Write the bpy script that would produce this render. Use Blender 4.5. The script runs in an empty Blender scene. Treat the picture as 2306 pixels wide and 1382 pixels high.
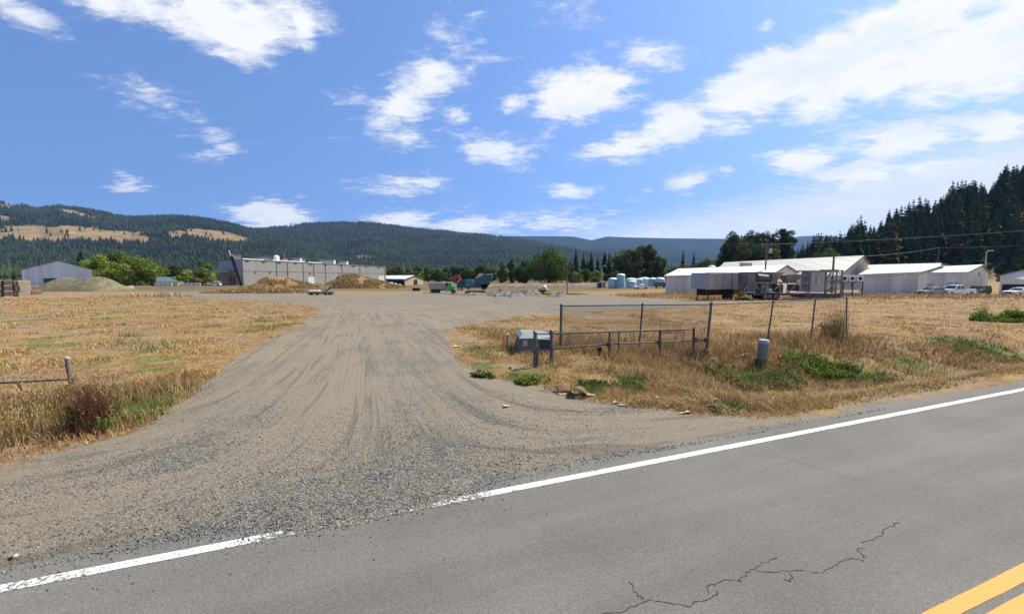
import bpy, math, random
import numpy as np
from mathutils import Vector, Matrix
R = math.radians
rng = np.random.default_rng(7)
random.seed(7)
sc = bpy.context.scene

# ------------------------------------------------------------------ camera
CAMZ = 2.5; FPX = 900.0; HOR = 615.0
PITCH = math.atan((691 - HOR) / FPX)
cam = bpy.data.cameras.new('camera'); co = bpy.data.objects.new('camera', cam)
sc.collection.objects.link(co); sc.camera = co
co.location = (0, 0, CAMZ); co.rotation_euler = (math.pi/2 - PITCH, 0, 0)
cam.sensor_fit = 'HORIZONTAL'; cam.sensor_width = 36; cam.lens = 36 * FPX / 2306
cam.clip_start = 0.1; cam.clip_end = 60000

# ------------------------------------------------------------------ light
SUN_EL, SUN_AZ = 54.0, 62.0          # azimuth to the right of the viewing direction (+Y)
EXPO = 0.85
sun = bpy.data.lights.new('sun', 'SUN'); so = bpy.data.objects.new('sun', sun)
sc.collection.objects.link(so)
sun.energy = 4.3; sun.angle = R(0.55); sun.color = (1.0, 0.93, 0.80)
sd = Vector((math.sin(R(SUN_AZ))*math.cos(R(SUN_EL)), math.cos(R(SUN_AZ))*math.cos(R(SUN_EL)), math.sin(R(SUN_EL))))
so.rotation_euler = sd.to_track_quat('Z', 'Y').to_euler()
so.location = (0, 0, 100)
sc.view_settings.view_transform = 'Standard'; sc.view_settings.look = 'None'
sc.view_settings.exposure = EXPO; sc.view_settings.gamma = 1
sc.view_settings.use_curve_mapping = False

def ray(px, py):
    x = (px-1153)/FPX; u = (691-py)/FPX
    return np.array([x, math.cos(PITCH)+u*math.sin(PITCH), -math.sin(PITCH)+u*math.cos(PITCH)])
def at(px, py, Y):
    d = ray(px, py); t = Y/d[1]
    return np.array([d[0]*t, Y, CAMZ + d[2]*t])

# ---- world: Nishita sky with clouds placed by direction (azimuth, elevation)
W = bpy.data.worlds.new('World'); sc.world = W; W.use_nodes = True
nt = W.node_tree; N = nt.nodes; L = nt.links
for n in list(N): N.remove(n)
def wn(t, **k):
    n = N.new(t)
    for a, b in k.items(): setattr(n, a, b)
    return n
def wmath(op, a, b=None, c=None, clamp=False):
    n = N.new('ShaderNodeMath'); n.operation = op; n.use_clamp = clamp
    for i, v in enumerate((a, b, c)):
        if v is None: continue
        if isinstance(v, (int, float)): n.inputs[i].default_value = v
        else: L.new(v, n.inputs[i])
    return n.outputs[0]
out = wn('ShaderNodeOutputWorld'); bg = wn('ShaderNodeBackground')
sky = wn('ShaderNodeTexSky', sky_type='NISHITA', sun_disc=False)
sky.sun_elevation = R(SUN_EL); sky.sun_rotation = R(SUN_AZ)
sky.altitude = 300; sky.air_density = 1.0; sky.dust_density = 0.6; sky.ozone_density = 1.6
bg.inputs['Strength'].default_value = 0.115
tc = wn('ShaderNodeTexCoord'); sep = wn('ShaderNodeSeparateXYZ'); L.new(tc.outputs['Generated'], sep.inputs[0])
lift = wn('ShaderNodeMapping'); lift.inputs['Location'].default_value = (0, 0, .42); lift.inputs['Scale'].default_value = (1, 1, .62)
L.new(tc.outputs['Generated'], lift.inputs['Vector']); lnm = wn('ShaderNodeVectorMath', operation='NORMALIZE'); L.new(lift.outputs[0], lnm.inputs[0])
L.new(lnm.outputs[0], sky.inputs['Vector'])
az = wmath('ARCTAN2', sep.outputs[0], sep.outputs[1])
hyp = wmath('SQRT', wmath('ADD', wmath('MULTIPLY', sep.outputs[0], sep.outputs[0]), wmath('MULTIPLY', sep.outputs[1], sep.outputs[1])))
el = wmath('ARCTAN2', sep.outputs[2], hyp)
ae = wn('ShaderNodeCombineXYZ'); L.new(az, ae.inputs[0]); L.new(el, ae.inputs[1])
def azel(px, py):
    d = ray(px, py)
    return np.array([math.atan2(d[0], d[1]), math.atan2(d[2], math.hypot(d[0], d[1]))])
# px, py, rx, ry, tilt in degrees (up to the right), strength
CL = [(470,25,250,62,-12,1.0),(540,70,110,62,-8,1.15),(330,15,160,42,-10,.8),(681,55,30,60,5,.85),(50,30,120,34,-32,.5),
 (240,5,90,40,-20,.7),(640,15,90,30,10,.55),
 (955,180,150,66,38,.62),(895,240,72,46,10,.80),(1060,150,100,40,35,.34),(795,220,74,24,8,.45),(1028,257,36,20,5,.6),
 (1308,208,112,56,5,1.1),(1155,235,46,28,0,.8),(1450,132,78,36,0,.62),(1425,180,30,34,30,.35),
 (905,418,100,26,2,.62),(930,318,100,26,-5,.45),(1115,338,112,38,-3,.55),(1225,305,60,22,25,.35),
 (385,250,175,52,-26,.34),(495,318,56,52,-35,.42),(287,414,50,18,0,.62),(1278,430,60,16,2,.7),(1548,412,48,26,10,.62),
 (1462,428,30,10,0,.4),(1225,55,40,30,10,.3),(1310,20,100,46,10,.45),(1727,48,36,30,20,.5),(1640,383,20,12,0,.4),
 (1400,330,92,36,14,.85),(1510,285,130,46,16,.85),(1565,300,60,26,30,.5),(1700,200,145,62,27,1.05),(1620,235,110,50,20,.7),
 (1900,150,160,88,18,1.15),(2040,50,250,60,16,1.0),(2190,120,230,92,14,1.2),(1840,235,80,36,20,.8),(2000,180,160,50,16,.9),(2300,60,160,120,10,1.1),
 (1800,360,84,30,0,.95),(2030,318,150,36,6,.9),(2250,292,110,40,14,.9),(2105,378,130,26,4,.85),(1950,395,130,36,4,.8),(1925,262,50,24,0,.35),
 (615,487,92,34,-3,.95),(572,462,30,12,0,.5),(900,496,86,20,3,.85),(1060,508,100,20,2,.85),(1250,500,180,32,0,.55),(1300,470,110,18,4,.35),
 (1480,525,150,24,0,.6),(1750,505,120,20,2,.55),(1560,520,90,16,4,.5),(1900,470,140,18,4,.5),(2160,470,140,30,5,.5)]
acc = None
for px, py, rx, ry, tl, s in CL:
    c = azel(px, py); ct, st = math.cos(R(tl)), math.sin(R(tl))
    e1 = azel(px+rx*ct*.5, py-rx*st*.5) - azel(px-rx*ct*.5, py+rx*st*.5)
    e2 = azel(px-ry*st*.5, py-ry*ct*.5) - azel(px+ry*st*.5, py+ry*ct*.5)
    m = wn('ShaderNodeMapping', vector_type='TEXTURE')
    m.inputs['Location'].default_value = (c[0], c[1], 0)
    m.inputs['Rotation'].default_value = (0, 0, math.atan2(e1[1], e1[0]))
    m.inputs['Scale'].default_value = (np.linalg.norm(e1), np.linalg.norm(e2), 1)
    L.new(ae.outputs[0], m.inputs['Vector'])
    ln = wn('ShaderNodeVectorMath', operation='LENGTH'); L.new(m.outputs[0], ln.inputs[0])
    v = wmath('MULTIPLY_ADD', ln.outputs['Value'], -(s+.12)*.55, s+.12)
    acc = wmath('MAXIMUM', v, 0.0 if acc is None else acc)
# noise in a flat cloud layer seen in perspective
zz = wmath('ADD', wmath('MAXIMUM', sep.outputs[2], 0.0), 0.16)
pl = wn('ShaderNodeCombineXYZ'); L.new(wmath('DIVIDE', sep.outputs[0], zz), pl.inputs[0]); L.new(wmath('DIVIDE', sep.outputs[1], zz), pl.inputs[1])
def wnoise(scale, detail, rough, dist=0.0, src=None):
    n = wn('ShaderNodeTexNoise'); n.inputs['Scale'].default_value = scale; n.inputs['Detail'].default_value = detail
    n.inputs['Roughness'].default_value = rough; n.inputs['Distortion'].default_value = dist
    L.new(src or pl.outputs[0], n.inputs['Vector']); return n.outputs['Fac']
rot = wn('ShaderNodeMapping'); rot.inputs['Rotation'].default_value = (0, 0, R(35)); rot.inputs['Scale'].default_value = (1, 2.6, 1)
L.new(pl.outputs[0], rot.inputs['Vector'])
n1 = wnoise(3.2, 12, .62, .35); n2 = wnoise(5.0, 9, .66, .6, rot.outputs[0]); n3 = wnoise(15, 7, .75, .5)
nn = wmath('ADD', wmath('MULTIPLY', n1, .42), wmath('ADD', wmath('MULTIPLY', n2, .36), wmath('MULTIPLY', n3, .22)))
dens = wmath('ADD', wmath('MULTIPLY', wmath('SUBTRACT', nn, .5), 3.0), acc)
mr = wn('ShaderNodeMapRange', interpolation_type='SMOOTHSTEP'); L.new(dens, mr.inputs['Value'])
mr.inputs['From Min'].default_value = .24; mr.inputs['From Max'].default_value = .80
# thin high veil low on the right
p0, p1 = azel(1250, 545), azel(2200, 335)
nv = np.array([-(p1-p0)[1], (p1-p0)[0]]); nv /= np.linalg.norm(nv)
sv = wn('ShaderNodeVectorMath', operation='SUBTRACT'); L.new(ae.outputs[0], sv.inputs[0]); sv.inputs[1].default_value = (p0[0], p0[1], 0)
dv = wn('ShaderNodeVectorMath', operation='DOT_PRODUCT'); L.new(sv.outputs[0], dv.inputs[0]); dv.inputs[1].default_value = (nv[0], nv[1], 0)
dd = wmath('ADD', dv.outputs['Value'], wmath('MULTIPLY', wmath('SUBTRACT', n2, .5), .10))
vr = wn('ShaderNodeMapRange', interpolation_type='SMOOTHSTEP'); L.new(dd, vr.inputs['Value'])
vr.inputs['From Min'].default_value = .045; vr.inputs['From Max'].default_value = -.045
vr.inputs['To Min'].default_value = 0; vr.inputs['To Max'].default_value = .86
cov = wmath('MAXIMUM', mr.outputs[0], vr.outputs[0])
tint = wn('ShaderNodeMix', data_type='RGBA', blend_type='MULTIPLY'); tint.inputs[0].default_value = 1
tint.inputs[7].default_value = (0.70, 0.84, 1.04, 1); L.new(sky.outputs[0], tint.inputs[6])
# cloud body: white tops, faint grey shading where the layer is thick
ccol = wn('ShaderNodeMix', data_type='RGBA'); ccol.inputs[6].default_value = (4.85, 4.85, 4.95, 1); ccol.inputs[7].default_value = (4.0, 4.25, 4.7, 1)
sh = wn('ShaderNodeMapRange'); L.new(n1, sh.inputs['Value']); sh.inputs['From Min'].default_value = .50; sh.inputs['From Max'].default_value = .66
L.new(sh.outputs[0], ccol.inputs[0])
vcol = wn('ShaderNodeMix', data_type='RGBA'); L.new(mr.outputs[0], vcol.inputs[0])
vcol.inputs[6].default_value = (4.35, 4.35, 4.5, 1); L.new(ccol.outputs[2], vcol.inputs[7])
fin = wn('ShaderNodeMix', data_type='RGBA'); L.new(cov, fin.inputs[0]); L.new(tint.outputs[2], fin.inputs[6]); L.new(vcol.outputs[2], fin.inputs[7])
L.new(fin.outputs[2], bg.inputs['Color']); L.new(bg.outputs[0], out.inputs[0])
W.cycles.sampling_method = 'MANUAL'; W.cycles.sample_map_resolution = 512

# ------------------------------------------------------------------ helpers
C = sc.collection
def props(o, label=None, cat=None, group=None, kind=None):
    if label: o['label'] = label
    if cat: o['category'] = cat
    if group: o['group'] = group
    if kind: o['kind'] = kind
    return o
def thing(name, label, cat, loc=(0,0,0), rz=0, group=None):
    o = bpy.data.objects.new(name, None); C.objects.link(o)
    o.empty_display_size = .3
    o.location = loc; o.rotation_euler = (0,0,rz)
    return props(o, label, cat, group)
def npmesh(name, V, F, mat=None, parent=None, cols=None, smooth=False, uniform=None):
    """V (n,3); F list of polygons or (m,k) array"""
    me = bpy.data.meshes.new(name)
    V = np.asarray(V, dtype=np.float32)
    if isinstance(F, np.ndarray):
        k = F.shape[1]; tot = len(F)
        me.vertices.add(len(V)); me.vertices.foreach_set('co', V.ravel())
        me.loops.add(tot*k); me.loops.foreach_set('vertex_index', F.astype(np.int32).ravel())
        me.polygons.add(tot); me.polygons.foreach_set('loop_start', np.arange(0, tot*k, k, dtype=np.int32))
        me.polygons.foreach_set('loop_total', np.full(tot, k, dtype=np.int32))
        me.update(calc_edges=True)
    else:
        me.from_pydata([tuple(map(float, v)) for v in V], [], F); me.update()
    if cols is not None:
        a = me.color_attributes.new('col', 'FLOAT_COLOR', 'POINT')
        cc = np.ones((len(V), 4), dtype=np.float32); cc[:, :cols.shape[1]] = cols
        a.data.foreach_set('color', cc.ravel())
    if smooth: me.polygons.foreach_set('use_smooth', np.ones(len(me.polygons), dtype=bool))
    me.validate()
    if mat: me.materials.append(mat)
    o = bpy.data.objects.new(name, me); C.objects.link(o)
    if parent is not None: o.parent = parent
    return o
class MB:
    def __init__(s): s.v = []; s.f = []
    def poly(s, pts):
        b = len(s.v); s.v += [tuple(map(float, p)) for p in pts]; s.f.append(list(range(b, b+len(pts)))); return s
    def hexa(s, p):      # 8 points: bottom 4 ccw, top 4 ccw
        b = len(s.v); s.v += [tuple(map(float, q)) for q in p]
        for f in ((3,2,1,0),(4,5,6,7),(0,1,5,4),(1,2,6,5),(2,3,7,6),(3,0,4,7)): s.f.append([b+i for i in f])
        return s
    def box(s, x0, x1, y0, y1, z0, z1, taper=0):
        t = taper
        return s.hexa([(x0,y0,z0),(x1,y0,z0),(x1,y1,z0),(x0,y1,z0),(x0+t,y0+t,z1),(x1-t,y0+t,z1),(x1-t,y1-t,z1),(x0+t,y1-t,z1)])
    def bar(s, a, b, w, h=None):   # rectangular bar between two points
        a, b = Vector(a), Vector(b); d = (b-a).normalized(); h = h or w
        up = Vector((0,0,1)) if abs(d.z) < .95 else Vector((0,1,0))
        x = d.cross(up).normalized()*w/2; y = x.cross(d).normalized()*h/2
        return s.hexa([a-x-y, a+x-y, a+x+y, a-x+y, b-x-y, b+x-y, b+x+y, b-x+y])
    def cyl(s, a, b, r0, r1=None, n=10, caps=True):
        a, b = Vector(a), Vector(b); d = (b-a).normalized(); r1 = r0 if r1 is None else r1
        up = Vector((0,0,1)) if abs(d.z) < .95 else Vector((1,0,0))
        x = d.cross(up).normalized(); y = d.cross(x)
        i0 = len(s.v)
        for c, r in ((a, r0), (b, r1)):
            for k in range(n):
                t = 2*math.pi*k/n; s.v.append(tuple(c + x*math.cos(t)*r + y*math.sin(t)*r))
        for k in range(n): s.f.append([i0+k, i0+(k+1)%n, i0+n+(k+1)%n, i0+n+k])
        if caps: s.f.append([i0+k for k in range(n)][::-1]); s.f.append([i0+n+k for k in range(n)])
        return s
    def lathe(s, prof, cx=0, cy=0, n=20, z0=0):
        i0 = len(s.v)
        for r, z in prof:
            for k in range(n):
                t = 2*math.pi*k/n; s.v.append((cx+r*math.cos(t), cy+r*math.sin(t), z0+z))
        for j in range(len(prof)-1):
            for k in range(n): s.f.append([i0+j*n+k, i0+j*n+(k+1)%n, i0+(j+1)*n+(k+1)%n, i0+(j+1)*n+k])
        s.f.append([i0+k for k in range(n)][::-1]); s.f.append([i0+(len(prof)-1)*n+k for k in range(n)])
        return s
    def extr(s, prof, y0, y1, inset=None):   # (x,z) profile extruded along y
        i0 = len(s.v); n = len(prof)
        for y in (y0, y1):
            for x, z in prof: s.v.append((x, y, z))
        for k in range(n): s.f.append([i0+k, i0+(k+1)%n, i0+n+(k+1)%n, i0+n+k])
        s.f.append([i0+k for k in range(n)][::-1]); s.f.append([i0+n+k for k in range(n)])
        return s
    def build(s, name, mat, parent=None, smooth=False, bevel=0, cols=None):
        o = npmesh(name, np.array(s.v), s.f, mat, parent)
        import bmesh
        bm = bmesh.new(); bm.from_mesh(o.data); bmesh.ops.recalc_face_normals(bm, faces=bm.faces[:])
        bm.to_mesh(o.data); bm.free()
        if smooth:
            for p in o.data.polygons: p.use_smooth = True
            o.data.set_sharp_from_angle(angle=R(38))
        if bevel:
            b = o.modifiers.new('bevel', 'BEVEL'); b.width = bevel; b.segments = 2; b.limit_method = 'ANGLE'
        return o

# value noise, numpy
_P = rng.random((64, 64))
def vn(x, y):
    xi = np.floor(x).astype(int); yi = np.floor(y).astype(int); fx = x-xi; fy = y-yi
    fx = fx*fx*(3-2*fx); fy = fy*fy*(3-2*fy)
    a = _P[xi % 64, yi % 64]; b = _P[(xi+1) % 64, yi % 64]; c = _P[xi % 64, (yi+1) % 64]; d = _P[(xi+1) % 64, (yi+1) % 64]
    return (a*(1-fx)+b*fx)*(1-fy) + (c*(1-fx)+d*fx)*fy
def fbm(x, y, o=4, g=.5):
    s = 0; a = 1; t = 0
    for i in range(o):
        s = s + a*vn(x*2**i+i*17.3, y*2**i+i*9.1); t += a; a *= g
    return s/t
def S(x, a, b):
    t = np.clip((x-a)/(b-a), 0, 1); return t*t*(3-2*t)

# ---- materials
MATS = {}
def newmat(name):
    m = bpy.data.materials.new(name); m.use_nodes = True
    return m, m.node_tree.nodes, m.node_tree.links, m.node_tree.nodes['Principled BSDF']
def mat(name, col, rough=.8, metal=0, var=.12, scale=3.0, bump=0.0, bscale=40.0, dirt=None, dirtamt=.4, streak=False, spec=.4):
    """plain procedural material: base colour broken up by two noises, optional dirt/rust, streaks and bump"""
    if name in MATS: return MATS[name]
    m, n, l, p = newmat(name)
    tcn = n.new('ShaderNodeTexCoord'); mp = n.new('ShaderNodeMapping'); l.new(tcn.outputs['Object'], mp.inputs[0])
    if streak: mp.inputs['Scale'].default_value = (1, 1, .12)
    no = n.new('ShaderNodeTexNoise'); no.inputs['Scale'].default_value = scale; no.inputs['Detail'].default_value = 7; no.inputs['Roughness'].default_value = .65
    l.new(mp.outputs[0], no.inputs['Vector'])
    mr_ = n.new('ShaderNodeMapRange'); mr_.inputs['From Min'].default_value = .3; mr_.inputs['From Max'].default_value = .7
    mr_.inputs['To Min'].default_value = 1-var; mr_.inputs['To Max'].default_value = 1+var; l.new(no.outputs['Fac'], mr_.inputs['Value'])
    mx = n.new('ShaderNodeMix'); mx.data_type = 'RGBA'; mx.blend_type = 'MULTIPLY'; mx.inputs[0].default_value = 1
    mx.inputs[6].default_value = (*col, 1); l.new(mr_.outputs[0], mx.inputs[7])
    res = mx.outputs[2]
    if dirt:
        n2_ = n.new('ShaderNodeTexNoise'); n2_.inputs['Scale'].default_value = scale*.7; n2_.inputs['Detail'].default_value = 9; n2_.inputs['Roughness'].default_value = .7
        l.new(mp.outputs[0], n2_.inputs['Vector'])
        r2 = n.new('ShaderNodeMapRange'); r2.inputs['From Min'].default_value = .5; r2.inputs['From Max'].default_value = .72; r2.inputs['To Max'].default_value = dirtamt*2
        l.new(n2_.outputs['Fac'], r2.inputs['Value'])
        m2 = n.new('ShaderNodeMix'); m2.data_type = 'RGBA'; l.new(r2.outputs[0], m2.inputs[0]); l.new(res, m2.inputs[6]); m2.inputs[7].default_value = (*dirt, 1)
        res = m2.outputs[2]
    l.new(res, p.inputs['Base Color'])
    p.inputs['Roughness'].default_value = rough; p.inputs['Metallic'].default_value = metal; p.inputs['Specular IOR Level'].default_value = spec
    if bump:
        nb = n.new('ShaderNodeTexNoise'); nb.inputs['Scale'].default_value = bscale; nb.inputs['Detail'].default_value = 5
        l.new(tcn.outputs['Object'], nb.inputs['Vector'])
        b = n.new('ShaderNodeBump'); b.inputs['Strength'].default_value = bump; b.inputs['Distance'].default_value = .05
        l.new(nb.outputs['Fac'], b.inputs['Height']); l.new(b.outputs[0], p.inputs['Normal'])
    MATS[name] = m; return m
def ribbed(name, col, rough=.55, step=.3, var=.08, dirt=(.25,.2,.15), dirtamt=.15, axis='X', metal=0):
    """sheet metal with pressed ribs (bump only) and faint streaks"""
    m = mat(name, col, rough, metal, var, .6, 0, 40, dirt, dirtamt, True)
    n = m.node_tree.nodes; l = m.node_tree.links; p = n['Principled BSDF']
    if m.get('ribs'): return m
    m['ribs'] = 1
    # single sheets differ slightly in tone, with darker lap joints
    src = p.inputs['Base Color'].links[0].from_socket; tq = n.new('ShaderNodeTexCoord'); sq = n.new('ShaderNodeSeparateXYZ'); l.new(tq.outputs['Object'], sq.inputs[0])
    dv_ = n.new('ShaderNodeMath'); dv_.operation = 'DIVIDE'; l.new(sq.outputs[0 if axis == 'X' else 1], dv_.inputs[0]); dv_.inputs[1].default_value = 1.9
    fl_ = n.new('ShaderNodeMath'); fl_.operation = 'FLOOR'; l.new(dv_.outputs[0], fl_.inputs[0]); wq = n.new('ShaderNodeTexWhiteNoise'); wq.noise_dimensions = '1D'; l.new(fl_.outputs[0], wq.inputs['W'])
    fr_ = n.new('ShaderNodeMath'); fr_.operation = 'FRACT'; l.new(dv_.outputs[0], fr_.inputs[0]); jt = n.new('ShaderNodeMapRange'); l.new(fr_.outputs[0], jt.inputs['Value']); jt.inputs['From Min'].default_value = .0; jt.inputs['From Max'].default_value = .07; jt.inputs['To Min'].default_value = .75; jt.inputs['To Max'].default_value = 1
    wr = n.new('ShaderNodeMapRange'); l.new(wq.outputs['Value'], wr.inputs['Value']); wr.inputs['To Min'].default_value = .87; wr.inputs['To Max'].default_value = 1.08
    mm = n.new('ShaderNodeMath'); mm.operation = 'MULTIPLY'; l.new(wr.outputs[0], mm.inputs[0]); l.new(jt.outputs[0], mm.inputs[1])
    mxx = n.new('ShaderNodeMix'); mxx.data_type = 'RGBA'; mxx.blend_type = 'MULTIPLY'; mxx.inputs[0].default_value = 1; l.new(src, mxx.inputs[6]); l.new(mm.outputs[0], mxx.inputs[7]); l.new(mxx.outputs[2], p.inputs['Base Color'])
    tcn = n.new('ShaderNodeTexCoord'); sx = n.new('ShaderNodeSeparateXYZ'); l.new(tcn.outputs['Object'], sx.inputs[0])
    w = n.new('ShaderNodeMath'); w.operation = 'MULTIPLY'; w.inputs[1].default_value = 2*math.pi/step; l.new(sx.outputs[0 if axis == 'X' else 1], w.inputs[0])
    s_ = n.new('ShaderNodeMath'); s_.operation = 'SINE'; l.new(w.outputs[0], s_.inputs[0])
    b = n.new('ShaderNodeBump'); b.inputs['Strength'].default_value = .5; b.inputs['Distance'].default_value = .03
    l.new(s_.outputs[0], b.inputs['Height']); l.new(b.outputs[0], p.inputs['Normal'])
    return m
def colmat(name, rough=.85, trans=0.0, hsv=0.12, scale=.8):
    """takes the blade or leaf colour stored on the mesh and breaks it up a little"""
    m, n, l, p = newmat(name)
    a = n.new('ShaderNodeAttribute'); a.attribute_name = 'col'
    l.new(a.outputs['Color'], p.inputs['Base Color']); p.inputs['Roughness'].default_value = rough; p.inputs['Specular IOR Level'].default_value = .15
    if trans:
        tr = n.new('ShaderNodeBsdfTranslucent'); l.new(a.outputs['Color'], tr.inputs[0])
        ms = n.new('ShaderNodeMixShader'); ms.inputs[0].default_value = trans
        l.new(p.outputs[0], ms.inputs[1]); l.new(tr.outputs[0], ms.inputs[2]); l.new(ms.outputs[0], n['Material Output'].inputs[0])
    MATS[name] = m; return m

# ------------------------------------------------------------------ terrain
RA = R(70.1); UX, UY = math.sin(RA), math.cos(RA)     # road direction; v = distance away from the camera across it
def uv(x, y): return x*UX + y*UY, -x*UY + y*UX
def xy(u, v): return u*UX - v*UY, u*UY + v*UX
RIDGE = np.array([(1500,640),(1760,640),(1800,590),(1840,560),(1900,545),(1990,520),(2060,500),(2130,465),(2240,420),(2306,405),(2500,360),(3200,330),(9000,330)], float)
def hz(x, y):
    x = np.asarray(x, float); y = np.asarray(y, float)
    u, v = uv(x, y)
    yy = np.maximum(y, 0)
    z = -3.0*S(yy, 11, 115)*(1-.35*S(x, 10, 60))
    z = z - 2.5*S(yy, 240, 480)
    off = S(np.abs(u-.3) - .12*np.maximum(v-4.5, 0), 5.0, 9.5)      # away from the drive mouth
    # verge falls to a shallow ditch on the right, flatter on the left
    ditch = S(v, 4.9, 7.0) - .72*S(v, 7.9, 10.2)
    z = z - off*np.where(u > 0, .98, .25)*ditch*(v > 4)
    rough = (fbm(x*.8, y*.8, 4)-.5)*.16*off + (fbm(x*.25+5, y*.25, 3)-.5)*.12
    z = z + rough*S(v, 4.8, 7)*np.where(y < 400, 1, 3)
    z = z + .018*(fbm(x*1.3, y*1.3, 3)-.5)*S(v, 4.5, 6)
    # gravel spills over the asphalt edge
    edge = 4.53 - .40*S(u, -1.5, -.6)*(1-S(u, .70, 1.35)) + (fbm(x*2.6+3, y*2.6, 5, .65)-.5)*.40
    lip = np.clip((v-edge)*.10, -.035, .03)
    z = z + lip
    # wooded hill on the right
    yy2 = np.maximum(y, 1); ang = 1153 + 900*x/yy2
    ang = np.where(y > 1, ang, 9000)
    ty = np.interp(ang, RIDGE[:, 0], RIDGE[:, 1]); r = np.hypot(x*.35, y)
    z = z + np.maximum(0, (615-ty)/900*330-12)*S(r, 206, 330)*(x > 0)*(1-S(r, 700, 1500)*.6)
    return z
def zt(x, y): return float(hz(np.array([x]), np.array([y]))[0])
def gp(px, py):
    d = ray(px, py); t = 3.0
    prev = t
    while t < 900:
        p = np.array([0,0,CAMZ]) + d*t
        if p[2] < zt(p[0], p[1]): break
        prev = t; t *= 1.01
    for _ in range(14):
        m = (prev+t)/2; p = np.array([0,0,CAMZ]) + d*m
        if p[2] < zt(p[0], p[1]): t = m
        else: prev = m
    return np.array([0,0,CAMZ]) + d*t
def polyworld(pts): return np.array([gp(*p)[:2] for p in pts])
def sdpoly(P, x, y):
    """signed distance, positive inside"""
    d = np.full(x.shape, 1e9); ins = np.zeros(x.shape, bool); n = len(P)
    for i in range(n):
        a = P[i]; b = P[(i+1) % n]; e = b-a
        t = np.clip(((x-a[0])*e[0]+(y-a[1])*e[1])/(e@e+1e-9), 0, 1)
        d = np.minimum(d, np.hypot(x-a[0]-t*e[0], y-a[1]-t*e[1]))
        c = ((a[1] > y) != (b[1] > y))
        xin = e[0]*(y-a[1])/(e[1] if abs(e[1]) > 1e-9 else 1e-9)+a[0]
        ins ^= c & (x < xin)
    return np.where(ins, d, -d)
GPX = [(0,1048),(150,1008),(280,978),(335,950),(400,905),(450,868),(500,830),(560,790),(610,765),(665,735),(712,706),(718,692),(650,684),(540,675),(440,669),(350,662),
 (345,653),(420,653),(520,656),(620,660),(700,664),(800,664),(920,661),(965,659),(1100,656),(1130,665),(1250,668),(1300,661),(1380,665),(1480,672),(1560,674),(1640,682),
 (1580,690),(1440,697),(1264,706),(1180,712),(1060,731),(1012,745),(1003,766),(1018,790),(1060,830),(1105,852),(1200,868),(1300,897),(1420,917),(1550,935),(1700,937),(1850,929),(2000,903),(2150,882),(2306,857)]
GW = polyworld(GPX)
e = np.array(xy(60, 5.3)); f = np.array(xy(60, 2)); g = np.array(xy(-60, 2)); h = np.array(xy(-60, 7.2)); h2 = np.array(xy(-16, 7.0))
GW = np.vstack([GW, [e, f, g, h, h2]])
def gravel(x, y):
    d = sdpoly(GW, x, y); r = np.hypot(x, y)
    d = d + (fbm(x*.9, y*.9, 4)-.5)*np.clip(.05*r, .5, 3.0)
    return S(d, -.02*r-.12, .02*r+.12)
# green patches: px, py, rx, ry in the photograph turned into ground ellipses
def blob(px, py, rx, ry):
    c = gp(px, py); a = gp(px+rx, py); b0 = gp(px, py-ry); b1 = gp(px, py+ry)
    return c[0], c[1], abs(a[0]-c[0]), max(.3, abs(b0[1]-b1[1])/2)
GREEN = [blob(*b) for b in ((1660,852,75,22),(1850,822,90,32),(1960,850,60,26),(2230,782,110,22),(2290,712,45,18),(1730,840,70,18),(2060,830,60,18),(1620,912,60,12),
   (100,778,40,6),(330,742,26,5),(610,722,30,4),(250,718,60,4),(50,722,40,4),(180,950,60,26),(300,930,45,28),(40,960,50,20),
   (1085,825,40,16),(1190,845,40,14),(1420,870,40,16),(1330,880,40,12),(1190,661,95,7),(60,655,60,4),(1700,668,60,4))]
def green(x, y):
    g_ = np.zeros(x.shape)
    for cx, cy, rx, ry in GREEN:
        g_ = np.maximum(g_, 1.1-np.sqrt(((x-cx)/rx)**2+((y-cy)/ry)**2)*.8)
    nz = fbm(x*1.1+9, y*1.1, 4)
    return np.clip(S(g_+(nz-.5)*1.6, .35, .9) + .7*S(fbm(x*.9+2, y*.7+40, 5, .6), .64, .74)*S(-x+y*.1, -2, 3), 0, 1)
# non-uniform grid, fine near the camera
def axis(lim, s0, g0):
    a = [0.0]
    while a[-1] < lim: a.append(a[-1] + max(s0, g0*a[-1]) * (1 if a[-1] < 300 else 3))
    return np.array(a)
ax = axis(9000, .16, .014); ax = np.concatenate([-ax[:0:-1], ax])
ay = axis(9000, .13, .0125); ay = np.concatenate([-axis(60, .8, .2)[:0:-1], ay])
ax = ax[np.abs(ax) < 9000]; X, Y = np.meshgrid(ax, ay)
Z = hz(X, Y)
gm = gravel(X.ravel(), Y.ravel()); gr = green(X.ravel(), Y.ravel())
u_, v_ = uv(X.ravel(), Y.ravel())
up = u_-.3; vp = np.maximum(v_-4.4, 0)+.5
rr = np.hypot(up, vp)+1.5
lipf = np.exp(-((u_-.1)/2.0)**2-((v_-4.3)/.95)**2)+.45*S(-u_, 2.5, 5)*(v_ < 7)+.5*S(u_, 5, 8); lipf = np.clip(lipf+.55*S(Y.ravel(), 26, 50), 0, 1)
trk = up*vp/rr; alg = (vp*vp-up*up)/rr*.5
ny, nx = X.shape
V = np.stack([X.ravel(), Y.ravel(), Z.ravel()], 1)
idx = np.arange(nx*ny).reshape(ny, nx)
F = np.stack([idx[:-1, :-1], idx[:-1, 1:], idx[1:, 1:], idx[1:, :-1]], -1).reshape(-1, 4)
# asphalt hides the part of the sheet under it
fc = V[F].mean(1); fu, fv = uv(fc[:, 0], fc[:, 1])

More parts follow.
